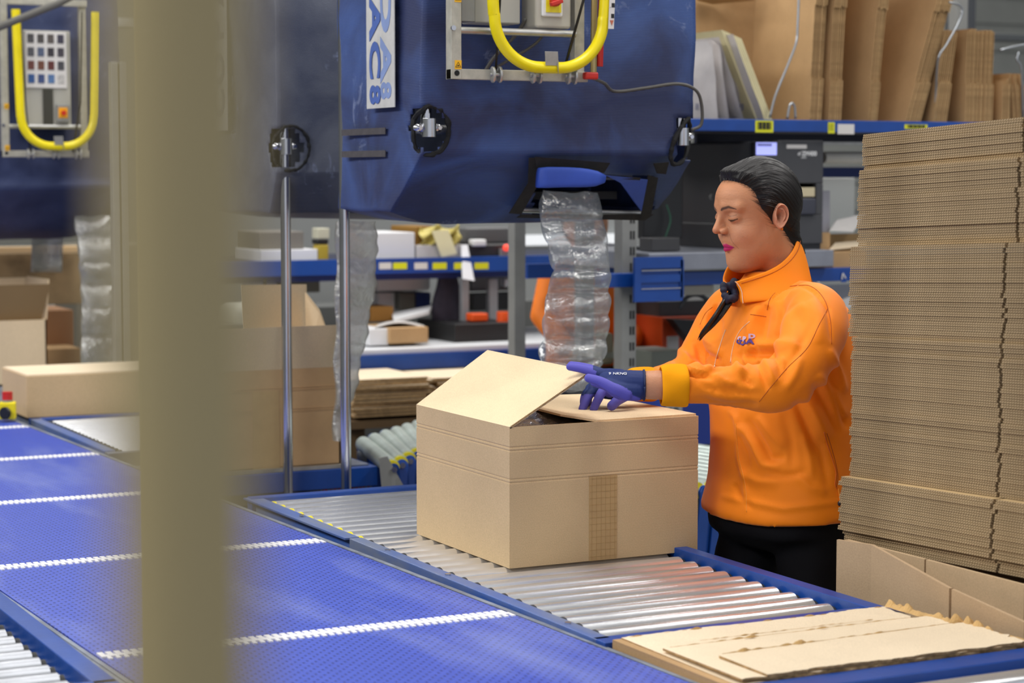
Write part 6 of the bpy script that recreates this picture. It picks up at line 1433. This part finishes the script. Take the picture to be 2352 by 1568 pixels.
purple *= sstep(1472-q_[:, 0], 0, 3)*np.where(own == 6, 1, 1); fng = np.isin(own, [3, 4, 5]); purple = np.where(fng & (q_[:, 1] < np.interp(q_[:, 0], [1340, 1400], [835, 866])+2) & (q_[:, 0] > 1362), .0, purple)
setcol(me, NAVY*(1-purple[:, None])+PURP*purple[:, None]); g1 = finish('glove', me, GLV, wk, smooth=True)
g = MB(); a_, b1 = w(1479, 884, 4.18), w(1470, 884, 4.18); dn, u, v = frame_of(b1-a_); g.tube([a_+.0298*(math.cos(t)*u+math.sin(t)*v) for t in np.linspace(0, 2*math.pi, 33)], .0022, 8)
g.build('glove_hem', mat('glove_hem', '#182650', .7), g1, smooth=True)
gb = BVHTree.FromPolygons([tuple(v_) for v_ in c], [tuple(p.vertices) for p in me.polygons])
GW = mat('glove_print', '#dcdde2', .6)
for ch, px, sz in (('9', 1401, .010), ('N', 1412, .009), ('K', 1420, .010), ('N', 1428, .009), ('G', 1436, .010)):
    P = drape([(px, 859), (px+1, 859)], .0006, 1, gb)
    if P:
        n_ = -FWD*.6+np.array([0, 0, .8]); n_ /= np.linalg.norm(n_); x_ = w(1430, 862, 4.2)-w(1400, 856, 4.2); x_ /= np.linalg.norm(x_); x_ -= n_*(x_@n_); x_ /= np.linalg.norm(x_)
        writing('glove_lettering', ch, sz, P[0]+n_*.001, x_, np.cross(n_, x_), GW, g1, .0002, bold=.0001)
# far (right) hand pressing the right flap
chains = [
    ([w(1462, 890, 4.52), w(1432, 888, 4.50), w(1400, 890, 4.485), w(1372, 892, 4.475)], [.026, .027, .026, .020], 20),
    ([w(1410, 884, 4.50), w(1380, 884, 4.51), w(1358, 894, 4.51)], [.020, .019, .014], 16),
    ([w(1400, 900, 4.455), w(1386, 897, 4.448), w(1374, 916, 4.438), w(1363, 940, 4.436)], [.0125, .0105, .0098, .0085], 14),      # index
    ([w(1372, 895, 4.475), w(1356, 903, 4.462), w(1345, 922, 4.452), w(1337, 941, 4.447)], [.0120, .0105, .0098, .0086], 14),      # middle
    ([w(1358, 896, 4.50), w(1346, 905, 4.49), w(1341, 920, 4.485), w(1341, 932, 4.482)], [.0110, .0098, .0090, .0080], 14),      # ring
    ([w(1368, 890, 4.53), w(1356, 900, 4.53), w(1352, 915, 4.525), w(1352, 925, 4.52)], [.0100, .0090, .0082, .0075], 14),
    ([w(1452, 898, 4.46), w(1436, 908, 4.435), w(1418, 920, 4.42), w(1405, 932, 4.415)], [.0140, .0125, .0108, .0105], 14)]      # thumb
me, c, own = glove('g', chains, None); q_ = proj(c); purple = np.isin(own, [2, 3, 4, 5, 6]).astype(float)
for k, cut_ in ((3, 905), (4, 908)): purple = np.where((own == k) & (q_[:, 1] < cut_), 0, purple)
purple = np.where((own == 6) & (q_[:, 0] > 1444), 0, purple)
setcol(me, NAVY*(1-purple[:, None])+PURP*purple[:, None]); g2_ = finish('glove', me, GLV, wk, smooth=True)

# ================================================================== THE COLLEAGUE BEHIND THE FILM
p2 = thing('person', (3.2, 6.3, 0), 'colleague in an orange jacket seen from behind through the hanging clear film', 'person')
Yp = 6.55
def v2(x, y, dy=0): return aty(x, y, Yp+dy)
cx0 = v2(1343, 700); c2 = lambda z: np.array([cx0[0], Yp, z*.875])
def er2(z, a, b_, dx=0): return [c2(z)+np.array([dx+a*math.cos(t), b_*math.sin(t), 0]) for t in np.linspace(0, 2*math.pi, 32, endpoint=False)]
g = MB(); g.rings([er2(1.00, .150, .12), er2(1.10, .145, .115), er2(1.22, .15, .12), er2(1.33, .155, .12), er2(1.42, .15, .11), er2(1.48, .09, .08), er2(1.51, .06, .06)])
g.tube([c2(1.42)+np.array([.13, 0, 0]), c2(1.28)+np.array([.19, -.03, 0]), c2(1.17)+np.array([.13, -.16, 0]), c2(1.15)+np.array([.02, -.24, 0])], [.05, .052, .045, .036], 16)
g.tube([c2(1.42)+np.array([-.13, 0, 0]), c2(1.25)+np.array([-.18, -.02, 0]), c2(1.12)+np.array([-.15, -.15, 0])], [.05, .048, .038], 16)
me = smoothed(g.mesh(), .01, 6); ja2 = finish('jacket', me, mat('orange_jacket_far', '#f07c12', .65, var=.06), p2, smooth=True)
g = MB(); g.tube([c2(1.44), c2(1.52), c2(1.58)], [.05, .048, .05], 14); g.sph(c2(1.62)+np.array([0, -.01, 0]), (.075, .092, .105), 20, 14)
g.sph(c2(1.60)+np.array([0, -.105, 0]), (.012, .014, .02)); g.tube([c2(1.45), c2(1.05)], [.09, .1], 14)
for s in (-1, 1): g.tube([c2(.98)+np.array([.07*s, 0, 0]), c2(.5)+np.array([.08*s, 0, 0]), c2(.08)+np.array([.08*s, 0, 0])], [.07, .05, .04], 12); g.sph(c2(1.61)+np.array([.076*s, 0, 0]), (.01, .018, .028))
g.sph(c2(1.14)+np.array([.0, -.26, .0]), (.03, .04, .022)); g.sph(c2(1.10)+np.array([-.14, -.19, 0]), (.026, .035, .022))
me = smoothed(g.mesh(), .008, 4); finish('body', me, mat('skin_far', '#c08c6c', .5), p2, smooth=True)
g = MB(); g.sph(c2(1.64)+np.array([0, .012, 0]), (.082, .092, .105), 20, 14); g.build('hair', mat('hair_far', '#2a2019', .6), p2, smooth=True)
g = MB(); g.rings([er2(1.03, .148, .118), er2(.9, .15, .13), er2(.82, .13, .12)])
for s in (-1, 1): g.tube([c2(.86)+np.array([.07*s, 0, 0]), c2(.48)+np.array([.08*s, 0, 0]), c2(.08)+np.array([.08*s, 0, 0])], [.085, .065, .055], 14)
me = smoothed(g.mesh(), .012, 4); finish('trousers', me, mat('dark_trousers', '#2b2c38', .8), p2, smooth=True)
for s in (-1, 1): g = MB(); g.sph(c2(.04)+np.array([.08*s, -.05, 0]), (.045, .13, .045)); g.build('shoe', BLACK, p2, smooth=True)
g = MB(); g.box(c2(1.44)+np.array([-.13, -.10, .01]), (.05, .02, .08)); g.build('collar', mat('navy_trim', '#1d2f66', .7), p2, bevel=.008)
